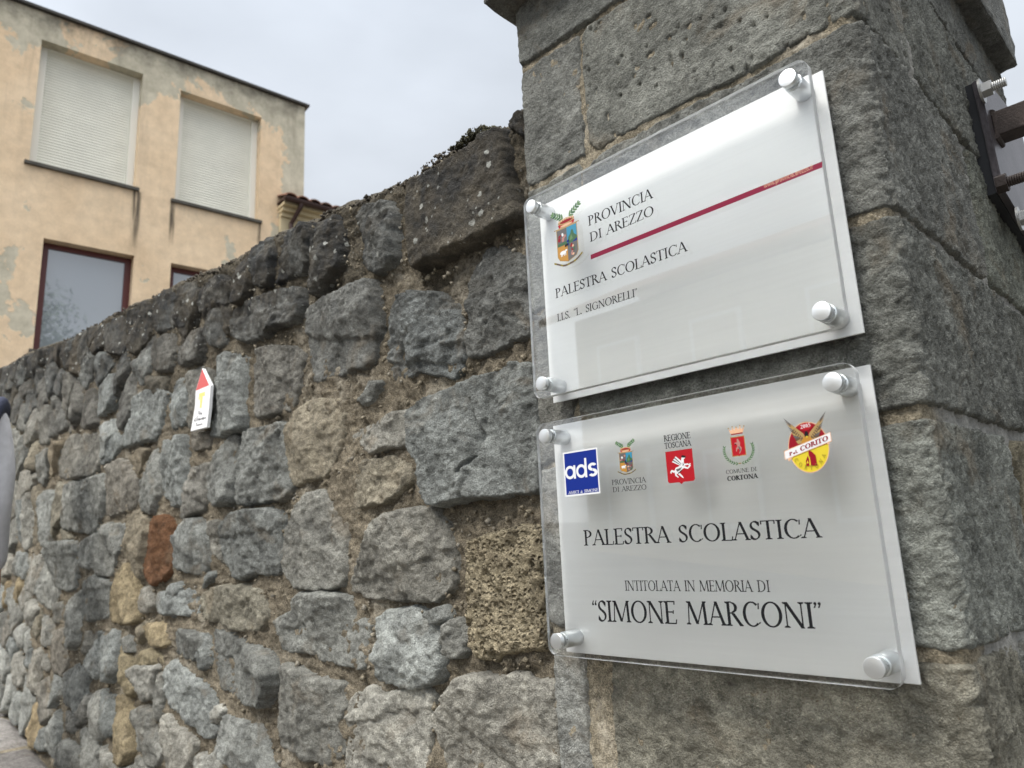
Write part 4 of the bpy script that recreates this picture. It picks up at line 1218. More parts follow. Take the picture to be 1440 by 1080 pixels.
# lower plaque print
pr = Print(YT)
text(pr, 'PALESTRA SCOLASTICA', Q(822.0, 767.4), Q(1154.0, 756.0), Q(821.6, 745.6), M_INK)
pr.build('lettering', pl_)
pr = Print(YT)
text(pr, 'INTITOLATA IN MEMORIA DI', Q(879.4, 830.6), Q(1082.8, 832.6), Q(879.3, 816.4), M_INK, 0.95)
pr.build('lettering', pl_)
pr = Print(YT)
text(pr, '“SIMONE MARCONI”', Q(834.0, 873.6), Q(1158.6, 884.6), Q(833.2, 844.4), M_INK)
pr.build('lettering', pl_)

# logo: blue square
def sans_arc(pr, cx, cz, r, w, a0, a1, m, sx=1.0, lift=0):
    n = max(6, int(abs(a1 - a0) / 12))
    for q in range(n):
        quad = []
        for (aa, rr) in ((q, r), (q + 1, r), (q + 1, r - w), (q, r - w)):
            an = math.radians(a0 + (a1 - a0) * aa / n)
            quad.append((cx + sx * rr * math.cos(an), cz + rr * math.sin(an)))
        pr.poly(quad, m, lift=pr.k)
    pr.k += 1
pr = Print(YT)
o1, o2, o3, o4 = Q(790.7, 636.6), Q(838.8, 629.2), Q(845.2, 692.8), Q(795.9, 699.4)
x0 = (o1[0] + o4[0]) / 2; x1 = (o2[0] + o3[0]) / 2; zt = (o1[1] + o2[1]) / 2; zb = (o3[1] + o4[1]) / 2
w, h = x1 - x0, zt - zb
pr.poly([(x0, zb), (x1, zb), (x1, zt), (x0, zt)], M_WHT)
i_ = w * .035
pr.poly([(x0 + i_, zb + i_), (x1 - i_, zb + i_), (x1 - i_, zt - i_), (x0 + i_, zt - i_)], M_BLUE)
bz = zb + h * .38; xh = h * .30; r_ = xh / 2; wd = xh * .20
sx = (w * .30) / xh
sans_arc(pr, x0 + w * .18, bz + r_, r_, wd, 0, 360, M_WHT, sx)
pr.poly([(x0 + w * .285, bz), (x0 + w * .345, bz), (x0 + w * .345, bz + xh), (x0 + w * .285, bz + xh)], M_WHT)
sans_arc(pr, x0 + w * .51, bz + r_, r_, wd, 0, 360, M_WHT, sx)
pr.poly([(x0 + w * .612, bz), (x0 + w * .672, bz), (x0 + w * .672, bz + xh * 1.42), (x0 + w * .612, bz + xh * 1.42)], M_WHT)
rs_ = xh * .29; sxs = sx * 1.5
scx = x0 + w * .835
sans_arc(pr, scx, bz + xh - rs_, rs_, wd * .95, 30, 268, M_WHT, sxs)
sans_arc(pr, scx, bz + rs_, rs_, wd * .95, -150, 88, M_WHT, sxs)
text(pr, 'AMICI di SIMONE', (x0 + w * .10, zb + h * .05), (x1 - w * .05, zb + h * .05), (x0, zb + h * .115), M_WHT, 0.95, 1.3)
pr.build('blue_logo', pl_)

# logo: provincial arms and its name
TL, TR_ = Q(870.5, 637.3), Q(889.2, 634.6)
cx = (TL[0] + TR_[0]) / 2; ztp = (TL[1] + TR_[1]) / 2
arezzo_arms(pl_, cx, ztp, TR_[0] - TL[0], ztp - Q(881, 664.5)[1])
pr = Print(YT)
text(pr, 'PROVINCIA', Q(860.8, 682.2), Q(908.2, 678.2), Q(860.6, 674.8), M_INK, 0.95)
text(pr, 'DI AREZZO', Q(862.2, 692.2), Q(909.2, 688.2), Q(862.0, 685.2), M_INK, 0.95)
pr.build('lettering', pl_)

# logo: region with a white winged horse on a red shield
pr = Print(YT)
text(pr, 'REGIONE', Q(934.0, 621.2), Q(970.9, 616.0), Q(933.2, 612.6), M_INK, 1.25, 1.5)
text(pr, 'TOSCANA', Q(935.0, 631.4), Q(971.9, 626.6), Q(934.3, 623.2), M_INK, 1.25, 1.5)
pr.build('lettering', pl_)
pr = Print(YT)
o1, o2, o3, o4 = Q(934.8, 635.9), Q(972.8, 630.4), Q(977.9, 676.6), Q(940.4, 680.2)
x0 = (o1[0] + o4[0]) / 2; x1 = (o2[0] + o3[0]) / 2; zt = (o1[1] + o2[1]) / 2; zb = (o3[1] + o4[1]) / 2
w, h = x1 - x0, zt - zb
def U(P): return [(x0 + w * a_, zb + h * b__) for a_, b__ in P]
pr.poly(U([(0, 1), (1, 1), (1, .07), (.95, .015), (.58, .01), (.5, -.05), (.42, .01), (.05, .015), (0, .07)]), M_RED)
# horse: body, chest, neck, head, legs, tail, wing
pr.poly(U([(.26, .36), (.34, .47), (.46, .50), (.58, .56), (.64, .52), (.62, .42), (.50, .36), (.40, .28), (.30, .28)]), M_WHT)
pr.poly(U([(.54, .52), (.56, .68), (.60, .78), (.66, .80), (.72, .74), (.66, .70), (.66, .60), (.68, .50), (.62, .46)]), M_WHT)
pr.poly(U([(.60, .76), (.58, .82), (.64, .83), (.74, .80), (.74, .74)]), M_INK)
pr.poly(U([(.66, .56), (.80, .56), (.90, .48), (.88, .46), (.80, .52), (.66, .50)]), M_WHT)
pr.poly(U([(.64, .50), (.78, .44), (.84, .50), (.86, .56), (.90, .55), (.86, .44), (.78, .39), (.62, .44)]), M_WHT)
pr.poly(U([(.36, .30), (.46, .22), (.54, .15), (.60, .12), (.57, .19), (.50, .26), (.44, .34)]), M_WHT)
pr.poly(U([(.28, .34), (.30, .22), (.40, .15), (.42, .18), (.35, .24), (.36, .34)]), M_WHT)
pr.poly(U([(.28, .38), (.18, .42), (.12, .36), (.14, .30), (.17, .31), (.17, .36), (.26, .32)]), M_WHT)
for k in range(5):
    pr.poly(U([(.50 + .02 * k, .52 + .01 * k), (.22 + .03 * k, .66 + .035 * k), (.26 + .03 * k, .70 + .03 * k), (.54 + .01 * k, .57 + .02 * k)]), M_GRY if k % 2 else M_WHT)
pr.poly(U([(.34, .42), (.46, .44), (.58, .48), (.50, .38), (.38, .34)]), M_GRY)
pr.poly(U([(.60, .50), (.63, .62), (.65, .52)]), M_INK)
pr.poly(U([(.40, .30), (.52, .36), (.60, .42), (.52, .33), (.42, .27)]), M_INK)
pr.build('red_shield', pl_)

# logo: town arms with laurel
pr = Print(YT)
o1, o2, o3, o4 = Q(1026.4, 614.9), Q(1046.5, 612.3), Q(1050, 640.4), Q(1030, 642.4)
x0 = (o1[0] + o4[0]) / 2; x1 = (o2[0] + o3[0]) / 2; zt = (o1[1] + o2[1]) / 2; zb = (o3[1] + o4[1]) / 2
w, h = x1 - x0, zt - zb; cx = (x0 + x1) / 2
pr.poly(U([(0, 0), (1, 0), (1, 1), (0, 1)]), M_GOLD)
pr.poly(U([(.05, .04), (.44, .04), (.5, -.02), (.56, .04), (.95, .04), (.95, .96), (.05, .96)]), M_RED)
pr.poly(U([(.44, .86), (.54, .88), (.60, .76), (.66, .66), (.62, .52), (.74, .40), (.66, .24), (.56, .12), (.50, .14), (.60, .28), (.56, .40), (.40, .34), (.36, .24), (.30, .26), (.34, .42), (.44, .50), (.42, .60), (.26, .64), (.28, .70), (.44, .70)]), M_PINK)
pr.poly(U([(.46, .50), (.60, .46), (.66, .30), (.58, .22), (.52, .40)]), M_GRY)
pr.poly(U([(.24, .62), (.36, .66), (.34, .56)]), M_INK)
pr.poly(U([(.10, 1.10), (.90, 1.10), (.92, 1.18), (.08, 1.18)]), M_CRIM)
pr.poly(U([(.06, 1.16), (.94, 1.16), (1.05, 1.42), (.84, 1.32), (.78, 1.50), (.64, 1.32), (.5, 1.52), (.36, 1.32), (.22, 1.50), (.16, 1.32), (-.05, 1.42)]), M_PEACH)
for k in range(5):
    pr.poly(blob(x0 + w * (-.05 + k * .275), zb + h * (1.46 + .05 * (k % 2)), w * .055, h * .04, 8), M_GOLD)
for sd_ in (-1, 1):
    for k in range(11):
        a = math.radians(-80 + sd_ * 0 + k * 9.4)
        rr = w * 1.02
        px_ = cx + sd_ * rr * math.cos(a) * (1.0 if k > 0 else .9); pz_ = (zb + h * .32) + h * .70 * math.sin(a)
        for s2 in (-1, 1):
            an = (a + PI / 2) + s2 * 0.6
            dx, dz = math.cos(an) * sd_, math.sin(an)
            rot_ = math.atan2(dz, dx)
            pr.poly(blob(px_ + dx * w * .07, pz_ + dz * w * .07, w * .11, w * .036, 8, rot=rot_), M_GRN2 if (k + s2) % 3 else M_GRN)
pr.poly(blob(cx, zb - h * .36, w * .12, h * .03, 8), M_GOLD)
pr.build('coat_of_arms', pl_)
pr = Print(YT)
text(pr, 'COMUNE DI', Q(1021.1, 666.8), Q(1063.8, 662.2), Q(1020.9, 661.2), M_INK, 1.05, 1.3)
text(pr, 'CORTONA', Q(1022.9, 676.6), Q(1065.5, 672.2), Q(1022.7, 670.0), M_INK, 1.8, 1.8)
pr.build('lettering', pl_)

# logo: round red and yellow club badge with an eagle
pr = Print(YT)
cL, cRt = Q(1108.6, 632), Q(1166.2, 627); cT, cB = Q(1134.5, 592.8), Q(1141, 665)
cx = (cL[0] + cRt[0]) / 2; cz = (cT[1] + cB[1]) / 2; R_ = (cT[1] - cB[1]) / 2 ; RXx = (cRt[0] - cL[0]) / 2
R2 = R_ ; sxr = RXx / R_
pr.poly(blob(cx, cz, RXx, R2, 40), M_PEACH)
pr.poly(blob(cx, cz, RXx * .96, R2 * .965, 40), M_CRIM)
# banner line
bA, bB = Q(1104.4, 640.5), Q(1168.0, 614.2)
sl_ = (bB[1] - bA[1]) / (bB[0] - bA[0])
lowr = [(cx + RXx * .96 * math.cos(math.radians(a)), cz + R2 * .965 * math.sin(math.radians(a))) for a in range(-178, 8, 6)]
lowr = [p for p in lowr if p[1] < bA[1] + sl_ * (p[0] - bA[0]) + 0.0005]
pr.poly(lowr, M_YEL)
# eagle
def E_(P): return [(cx + RXx * a_, cz + R2 * b__) for a_, b__ in P]
for sd_ in (-1, 1):
    for k in range(9):
        t = k / 8
        tipx, tipz = sd_ * (1.08 - .52 * t), 1.30 - 1.02 * t
        pr.poly(E_([(sd_ * .10, .48 - .18 * t), (sd_ * .30, .66 - .3 * t), (tipx, tipz), (tipx - sd_ * .09, tipz - .11), (sd_ * .22, .42 - .24 * t)]), [M_GRY, M_BRN, M_GOLD][k % 3])
    pr.poly(E_([(sd_ * .06, .36), (sd_ * .16, .56), (sd_ * .74, 1.0), (sd_ * .66, .74), (sd_ * .34, .38)]), M_GOLD)
    for k in range(6):
        t = k / 5
        pr.poly(E_([(sd_ * (.20 + .34 * t), .40 + .34 * t), (sd_ * (.24 + .34 * t), .44 + .34 * t), (sd_ * (.34 + .36 * t), .30 + .40 * t), (sd_ * (.31 + .36 * t), .27 + .40 * t)]), M_BRN)
pr.poly(E_([(-.24, .06), (.24, .06), (.30, .22), (.14, .44), (0, .56), (-.14, .44), (-.30, .22)]), M_ORG)
pr.poly(E_([(-.34, .10), (.30, .12), (.16, -.10), (-.10, -.16)]), M_GRN)
pr.poly(E_([(-.10, .42), (.10, .42), (.08, .58), (0, .64), (-.08, .58)]), M_INK)
pr.poly(E_([(-.03, .44), (.05, .44), (.0, .34)]), M_YEL)
for q_ in (-.12, .0, .12):
    pr.poly(E_([(q_ - .03, .20), (q_ + .03, .20), (q_ + .02, .08), (q_ - .02, .08)]), M_BRN)
bw = R2 * .30
pr.poly([(bA[0] + .003, bA[1] - bw * .9), (bA[0] + .009, bA[1] - bw * .2), (bA[0] + .002, bA[1] - bw * .3)], M_PEACH)
pr.poly([(bB[0] - .002, bB[1] - bw * 1.0), (bB[0] - .008, bB[1] - bw * .4), (bB[0] - .001, bB[1] - bw * .3)], M_PEACH)
for (q1, mm) in ((0.0007, M_PEACH), (0.0, M_WHT)):
    pr.poly([(bA[0] - q1, bA[1] - bw / 2 - q1), (bB[0] + q1, bB[1] - bw / 2 - q1), (bB[0] + q1, bB[1] + bw / 2 + q1), (bA[0] - q1, bA[1] + bw / 2 + q1)], mm)
pr.poly(blob(cx, cz + R2 * .80, RXx * .34, R2 * .15, 16), M_RED)
text(pr, '2005', (cx - RXx * .24, cz + R2 * .74), (cx + RXx * .25, cz + R2 * .78), (0, cz + R2 * .89), M_WHT, 1.1, 1.4)
# tower
pr.poly(E_([(-.20, -.72), (.32, -.74), (.30, -.34), (.16, -.20), (.02, -.12), (-.02, -.20), (-.02, -.50), (-.08, -.34), (-.20, -.52)]), M_CRIM)
pr.poly(E_([(-.06, -.74), (.02, -.74), (.02, -.34), (-.02, -.44)]), M_YEL)
pr.poly(E_([(-.18, -.62), (-.08, -.62), (-.10, -.50)]), M_YEL)
# curved town name
nm = 'CORTONA'
for i, ch in enumerate(nm):
    a = math.radians(-148 + i * (122 - 6) / 6.0 + 2)
    px_, pz_ = cx + RXx * .88 * math.cos(a), cz + R2 * .88 * math.sin(a)
    th = a + PI / 2
    s_ = R2 * .17
    for q, P in enumerate(glyph_polys(ch, 0.9, 1.6)):
        pr.poly([(px_ + (p[0] - GLY[ch][0] / 2) * s_ * math.cos(th) * sxr - p[1] * s_ * math.sin(th) * sxr, pz_ + (p[0] - GLY[ch][0] / 2) * s_ * math.sin(th) + p[1] * s_ * math.cos(th)) for p in P], M_OLV, lift=pr.k + q % 4)
pr.k += 4
bq = lambda t: (bA[0] + (bB[0] - bA[0]) * t, bA[1] + (bB[1] - bA[1]) * t - bw * .30)
text(pr, 'Pol.', bq(.10), bq(.29), (0, bq(.10)[1] + bw * .44), M_CRIM, 1.6, 1.8)
text(pr, 'CORITO', bq(.34), bq(.95), (0, bq(.34)[1] + bw * .62), M_CRIM, 1.6, 1.6)
pr.build('round_badge', pl_)

# ------------------------------------------------------------------ small trail marker on the wall
YM = YW - 0.036
QM = px_plane(YM)
mk = [QM(284.4, 517.8), QM(296.0, 541.7), QM(293.6, 575.0), QM(290.4, 601.0), QM(267.8, 606.7), QM(274.0, 572.0), QM(275.0, 550.0)]
mo = thing('trail_marker', 'small white pointed waymark with a red tip fixed on the rubble wall', 'sign', (float(mk[3][0]), YM, float(mk[3][1])))
bm = bmesh.new(); prism_bm(bm, [tuple(p) for p in mk], YM, YM + 0.009)
bmesh.ops.bevel(bm, geom=bm.edges[:], offset=0.0008, segments=1, affect='EDGES')
link('board', bm_mesh('board', bm), simple('white_enamel', (0.80, 0.81, 0.82), 0.35, var=0.06, bscale=300), mo)
for (x, y) in ((282, 545), (281, 592)):
    bm = bmesh.new()
    p = QM(x, y); cyl_bm(bm, (p[0], YM + 0.008, p[1]), (p[0], YM + 0.06, p[1]), 0.006, seg=10)
    link('fixing', bm_mesh('fixing', bm), M_DARK, mo)
pr = Print(YM - 0.0002)
c_ = (mk[0] + mk[1] + mk[6]) / 3
pr.poly([tuple(mk[0] * .94 + c_ * .06), tuple(QM(294.2, 541.6)), tuple(QM(275.6, 549.4))], simple('faded_red_print', (0.56, 0.10, 0.10), 0.5))
pr.build('red_tip', mo)
pr = Print(YM - 0.0002)
M_FY = simple('faded_yellow_print', (0.66, 0.62, 0.20), 0.5)
pr.poly([tuple(QM(280.0, 553.5)), tuple(QM(288.4, 550.8)), tuple(QM(288.2, 556.5)), tuple(QM(279.8, 558.5))], M_FY)
pr.poly([tuple(QM(281.6, 557.5)), tuple(QM(285.2, 556.8)), tuple(QM(283.6, 573.6)), tuple(QM(281.0, 574.2))], M_FY)
pr.poly([tuple(QM(279.6, 558.0)), tuple(QM(281.2, 557.5)), tuple(QM(280.6, 562.5)), tuple(QM(279.2, 562.5))], M_FY)
pr.build('yellow_tau', mo)
pr = Print(YM - 0.0002)
M_FG = simple('faded_black_print', (0.06, 0.06, 0.07), 0.5)
text(pr, 'Vi', QM(279.0, 583.8), QM(282.0, 583.0), QM(279.0, 578.6), M_FG, 1.8, 2.4)
text(pr, 'a', QM(281.8, 583.2), QM(284.0, 582.6), QM(281.8, 578.0), M_FG, 1.8, 2.4)
text(pr, 'di Franc', QM(273.2, 593.0), QM(283.0, 590.4), QM(273.2, 587.2), M_FG, 1.8, 2.4)
text(pr, 'esco', QM(283.2, 590.4), QM(289.4, 588.8), QM(283.2, 584.8), M_FG, 1.8, 2.4)
text(pr, 'Toscana', QM(275.4, 599.6), QM(284.6, 597.2), QM(275.4, 595.6), M_FG, 1.2, 2.0)
pr.build('lettering', mo)

# ------------------------------------------------------------------ gate hinge bracket on the pillar's side
M_IRON = simple('dark_painted_iron', (0.085, 0.075, 0.08), 0.42, 0.6, bump=0.0006, bscale=160, var=0.35)
M_BLACK = simple('gap_black', (0.018, 0.019, 0.022), 0.5, 0.4)
M_RUST = simple('rusty_steel', (0.045, 0.034, 0.030), 0.7, 0.4, bump=0.0008, bscale=300, var=0.5)
M_ZINC = simple('zinc_plated_steel', (0.42, 0.42, 0.41), 0.4, 0.8, var=0.2, bscale=400)
XPF = XR + 0.014
hg = thing('gate_hinge', 'dark steel hinge bracket with bar and threaded rod bolted to the pillar side', 'hinge', (XPF, 1.5, EYE + 0.6))
def P3(x, y, X): 
    a = at_x(x, y, X); return (float(a[1]), float(a[2]))
ol = [P3(1366, 116, XPF), P3(1401, 270, XPF), P3(1450, 350, XPF), P3(1475, 392, XPF)]
yb_ = ol[2][0]
outline = [ol[0], ol[1], ol[2], (ol[2][0] + 0.10, ol[2][1]), (ol[2][0] + 0.10, ol[0][1] + 0.06), (ol[0][0] + 0.10, ol[0][1] + 0.035)]
bm = bmesh.new()
a_ = [bm.verts.new((XPF, y, z)) for y, z in outline]; b2_ = [bm.verts.new((XPF + 0.010, y, z)) for y, z in outline]
n = len(outline)
bm.faces.new(a_); bm.faces.new(list(reversed(b2_)))
for i in range(n): bm.faces.new((a_[i], b2_[i], b2_[(i + 1) % n], a_[(i + 1) % n]))
bmesh.ops.recalc_face_normals(bm, faces=bm.faces[:])
bmesh.ops.bevel(bm, geom=bm.edges[:], offset=0.0012, segments=2, affect='EDGES')
link('plate', bm_mesh('plate', bm), M_IRON, hg)
bm = bmesh.new()
ins = [(y + 0.004 if k < 3 else y, z) for k, (y, z) in enumerate(outline)]
a_ = [bm.verts.new((XR - 0.004, y, z)) for y, z in ins]; b2_ = [bm.verts.new((XPF - 0.0005, y, z)) for y, z in ins]
bm.faces.new(a_); bm.faces.new(list(reversed(b2_)))
for i in range(n): bm.faces.new((a_[i], b2_[i], b2_[(i + 1) % n], a_[(i + 1) % n]))
bmesh.ops.recalc_face_normals(bm, faces=bm.faces[:])
link('gap_fill', bm_mesh('gap_fill', bm), M_BLACK, hg)  # black solid stands in for the shaded gap between plate and pillar
XF = XPF + 0.0102
def bolt(px_, py_, r_, L, wash, mnut, name='bolt'):
    y, z = P3(px_, py_, XF)
    bm = bmesh.new()
    if wash: cyl_bm(bm, (XF, y, z), (XF + 0.003, y, z), r_ * 1.9, seg=28)
    cyl_bm(bm, (XF + 0.0032, y, z), (XF + 0.0032 + r_ * 1.2, y, z), r_ * 1.25, seg=6)
    o = link(name, bm_mesh(name, bm), mnut, hg)
    bm = bmesh.new()
    prof = []; d = 0.0
    while d < L:
        prof += [(d, r_ * .62), (d + r_ * .12, r_ * .70), (d + r_ * .24, r_ * .62)]; d += r_ * .26
    lathe_bm(bm, (XF + 0.0032 + r_ * 1.2, y, z), (1, 0, 0), prof, seg=16)
    link('thread', bm_mesh('thread', bm), M_ZINC if mnut is M_ZINC else M_RUST, o)
bolt(1379, 129, 0.010, 0.016, True, M_ZINC)
bolt(1398, 262, 0.011, 0.16, False, M_RUST)
bolt(1432, 308, 0.010, 0.02, True, M_ZINC)
y, z = P3(1396, 175, XF)
bm = bmesh.new(); box_bm(bm, (XF + 0.20, y + 0.02, z), (0.40, 0.040, 0.040), bev=0.002)
link('bar', bm_mesh('bar', bm), M_RUST, hg)
for dz in (.0205, -.0205):
    bm = bmesh.new(); cyl_bm(bm, (XF + 0.001, y, z + dz), (XF + 0.001, y + 0.04, z + dz), 0.005, seg=8)
    for v in bm.verts: v.co += Vector((0.5, 0.3, 0.8)) * 0.0018 * float(vn(v.co.y * 150, v.co.z * 150, 2))
    link('weld_bead', bm_mesh('weld_bead', bm), M_RUST, hg)

# ------------------------------------------------------------------ ochre school building beyond the wall
KS = 0.62                                      # metres per unit of the first layout at Y = 8
Pc = at_y(428, 220, 8.0 * KS)
FD = np.array([0.0749660, 0.9971861, 0.0])     # along the facade
FN = np.array([0.9971861, -0.0749660, 0.0])    # out of the facade, towards the street
def fac(px_, py_, depth=0.0):
    """photo pixel -> (s along the facade, z) on the facade plane set back by depth"""
    P = at_plane(px_, py_, Pc - FN * depth, FN)
    return float((P - Pc) @ FD), float(P[2])
def W3(s, z, out=0.0):
    p = Pc + FD * s + FN * out
    return (float(p[0]), float(p[1]), float(z))
S0, Z0R = fac(431, 154); SR = 0.0
RZ = (fac(25, 0)[1] + fac(434, 156)[1]) / 2
BZ = float(ground_z(-14)) - 0.5
def stucco():
    m, nt, b = mat_new('peeling_ochre_plaster')
    pos = N(nt, 'ShaderNodeNewGeometry').outputs['Position']
    sp = N(nt, 'ShaderNodeSeparateXYZ'); nt.links.new(pos, sp.inputs[0])
    a = noise(nt, pos, 0.9, 5, 0.6, 0.4); c = noise(nt, pos, 7, 5, 0.6); d = noise(nt, pos, 60, 3, 0.6)
    col = mixc(nt, mrange(nt, a, 0.3, 0.7), (0.67, 0.50, 0.325), (0.77, 0.605, 0.42))
    f = math_(nt, 'MULTIPLY', mrange(nt, c, 0.3, 0.7, 0.88, 1.1), mrange(nt, d, 0.3, 0.7, 0.95, 1.05))
    sc = nt.nodes.new('ShaderNodeVectorMath'); sc.operation = 'SCALE'
    nt.links.new(col, sc.inputs[0]); nt.links.new(f, sc.inputs['Scale']); col = sc.outputs[0]
    # bare render where the paint has come off: below the roof edge, at the right corner, in islands
    rz = mrange(nt, sp.outputs['Z'], RZ - 0.75, RZ - 0.05, 0.0, 0.17)
    rc = mrange(nt, sp.outputs['Y'], float(Pc[1]) - 0.62, float(Pc[1]) - 0.10, 0.0, 0.30)
    pf = N(nt, 'ShaderNodeTexNoise', Scale=1.15, Detail=8.0, Roughness=0.6, Distortion=0.5); nt.links.new(pos, pf.inputs['Vector'])
    pk = math_(nt, 'ADD', math_(nt, 'ADD', pf.outputs['Fac'], rz), rc)
    pk = math_(nt, 'ADD', pk, mrange(nt, noise(nt, pos, 9, 5, 0.7), 0.3, 0.7, -0.035, 0.035))
    peel = mrange(nt, pk, 0.612, 0.627, 0, 1)
    under = mixc(nt, mrange(nt, noise(nt, pos, 5, 6, 0.7), 0.35, 0.65), (0.42, 0.385, 0.295), (0.60, 0.55, 0.43))
    col = mixc(nt, peel, col, under)
    # dark mould under the roof edge
    mo_ = math_(nt, 'MULTIPLY', mrange(nt, sp.outputs['Z'], RZ - 0.45, RZ, 0.0, 1.0), mrange(nt, noise(nt, pos, 4, 6, 0.7), 0.42, 0.62, 0, 0.75))
    col = mixc(nt, mo_, col, (0.10, 0.09, 0.07))
    # rain streaks running down from the roof edge
    mps = N(nt, 'ShaderNodeMapping'); mps.inputs['Scale'].default_value = (7, 7, 0.5); nt.links.new(pos, mps.inputs[0])
    sk = math_(nt, 'MULTIPLY', mrange(nt, noise(nt, mps.outputs[0], 1.0, 5, 0.7), 0.5, 0.72, 0, 0.5), mrange(nt, sp.outputs['Z'], RZ - 2.6, RZ, 0.15, 1.0))
    col = mixc(nt, sk, col, (0.22, 0.19, 0.145))
    nt.links.new(col, b.inputs['Base Color']); b.inputs['Roughness'].default_value = 0.95
    bp = N(nt, 'ShaderNodeBump', Strength=0.6, Distance=0.01)
    nt.links.new(math_(nt, 'ADD', math_(nt, 'MULTIPLY', peel, -0.4), c), bp.inputs['Height']); nt.links.new(bp.outputs[0], b.inputs['Normal'])
    return m, col
M_STUC, _c = stucco()
bld = thing('school_building', 'tall ochre plastered building with peeling paint and roller shutters behind the wall', 'building', W3(-2, BZ))
def rect_px(tl, tr, br, bl):
    a, b_, c, d = fac(*tl), fac(*tr), fac(*br), fac(*bl)
    return ((a[0] + d[0]) / 2, (b_[0] + c[0]) / 2, (c[1] + d[1]) / 2, (a[1] + b_[1]) / 2)
wins = [('shut', rect_px((59, 54), (201, 105), (191, 265), (41, 228))),
        ('shut', rect_px((255, 125), (367, 167), (364, 312), (245, 281)))]
zlow = wins[0][1][2]
l1 = (fac(61, 334), fac(189, 360))
wins.append(('open', ((l1[0][0] + fac(47, 488)[0]) / 2, l1[1][0], fac(47, 492)[1], (l1[0][1] + l1[1][1]) / 2)))
zl1 = (l1[0][1] + l1[1][1]) / 2
wins.append(('open', (wins[1][1][0], wins[1][1][1], wins[2][1][2], zl1)))
# facade with real openings: vertical strips
SLEFT = -9.0
def bx3(bm, s0, s1, z0, z1, o0, o1):
    vs8 = [bm.verts.new(W3(s, z, o)) for (s, z, o) in ((s0, z0, o0), (s1, z0, o0), (s1, z0, o1), (s0, z0, o1), (s0, z1, o0), (s1, z1, o0), (s1, z1, o1), (s0, z1, o1))]
    for f_ in ((0, 3, 2, 1), (4, 5, 6, 7), (0, 1, 5, 4), (1, 2, 6, 5), (2, 3, 7, 6), (3, 0, 4, 7)):
        bm.faces.new([vs8[i] for i in f_])
TH = 0.30
def ring3(bm, s0, s1, z0, z1, w, wt, o0, o1):
    V = []
    for o in (o0, o1):
        V.append([bm.verts.new(W3(a, b__, o)) for a, b__ in ((s0, z0), (s1, z0), (s1, z1), (s0, z1))])
        V.append([bm.verts.new(W3(a, b__, o)) for a, b__ in ((s0 + w, z0 + wt), (s1 - w, z0 + wt), (s1 - w, z1 - wt), (s0 + w, z1 - wt))])
    for k in range(4):
        q = (k + 1) % 4
        bm.faces.new((V[2][k], V[2][q], V[3][q], V[3][k])); bm.faces.new((V[0][q], V[0][k], V[1][k], V[1][q]))
        bm.faces.new((V[0][k], V[0][q], V[2][q], V[2][k])); bm.faces.new((V[1][q], V[1][k], V[3][k], V[3][q]))
    bmesh.ops.recalc_face_normals(bm, faces=bm.faces[:])
bm = bmesh.new()
cuts = sorted({SLEFT, SR} | {w_[1][0] for w_ in wins} | {w_[1][1] for w_ in wins})
for i in range(len(cuts) - 1):
    s0, s1 = cuts[i], cuts[i + 1]
    if s1 - s0 < 1e-4: continue
    mid = (s0 + s1) / 2
    holes = sorted([(w_[1][2], w_[1][3]) for w_ in wins if w_[1][0] - 1e-6 < mid < w_[1][1] + 1e-6])
    z = BZ
    for (a, b_) in holes:
        bx3(bm, s0, s1, z, a, -TH, 0); z = b_
    bx3(bm, s0, s1, z, RZ, -TH, 0)
# right gable wall and back
bx3(bm, SR - TH, SR, BZ, RZ, -7.0, -TH)
bx3(bm, SLEFT, SR - TH, BZ, RZ, -7.0, -6.7)
bmesh.ops.remove_doubles(bm, verts=bm.verts[:], dist=1e-4)
link('wall', bm_mesh('wall', bm), M_STUC, bld)
bm = bmesh.new(); bx3(bm, SLEFT, SR + 0.05, RZ, RZ + 0.035, -7.0, 0.06)
bx3(bm, SLEFT, SR, RZ + 0.035, RZ + 0.07, -7.0, -0.02)
link('roof_edge', bm_mesh('roof_edge', bm), simple('dark_roof_slab', (0.045, 0.042, 0.038), 0.8, var=0.3, bscale=40), bld)
M_SHUT = simple('ivory_shutter', (0.74, 0.73, 0.64), 0.55, var=0.06, bscale=40)
M_FRM = simple('pale_window_frame', (0.80, 0.79, 0.72), 0.5)
M_SILL = simple('dark_stone_sill', (0.075, 0.07, 0.06), 0.85, var=0.3, bscale=60)
M_REDF = simple('oxblood_window_frame', (0.085, 0.016, 0.014), 0.4)
m, nt, b = mat_new('window_glass')
b.inputs['Base Color'].default_value = (0.24, 0.27, 0.30, 1); b.inputs['Roughness'].default_value = 0.02; b.inputs['IOR'].default_value = 1.5
b.inputs['Transmission Weight'].default_value = 0.0; b.inputs['Specular IOR Level'].default_value = 1.0; b.inputs['Metallic'].default_value = 0.0
b.inputs['Coat Weight'].default_value = 1.0; b.inputs['Coat Roughness'].default_value = 0.02; b.inputs['Coat IOR'].default_value = 2.2
M_GLASS = m
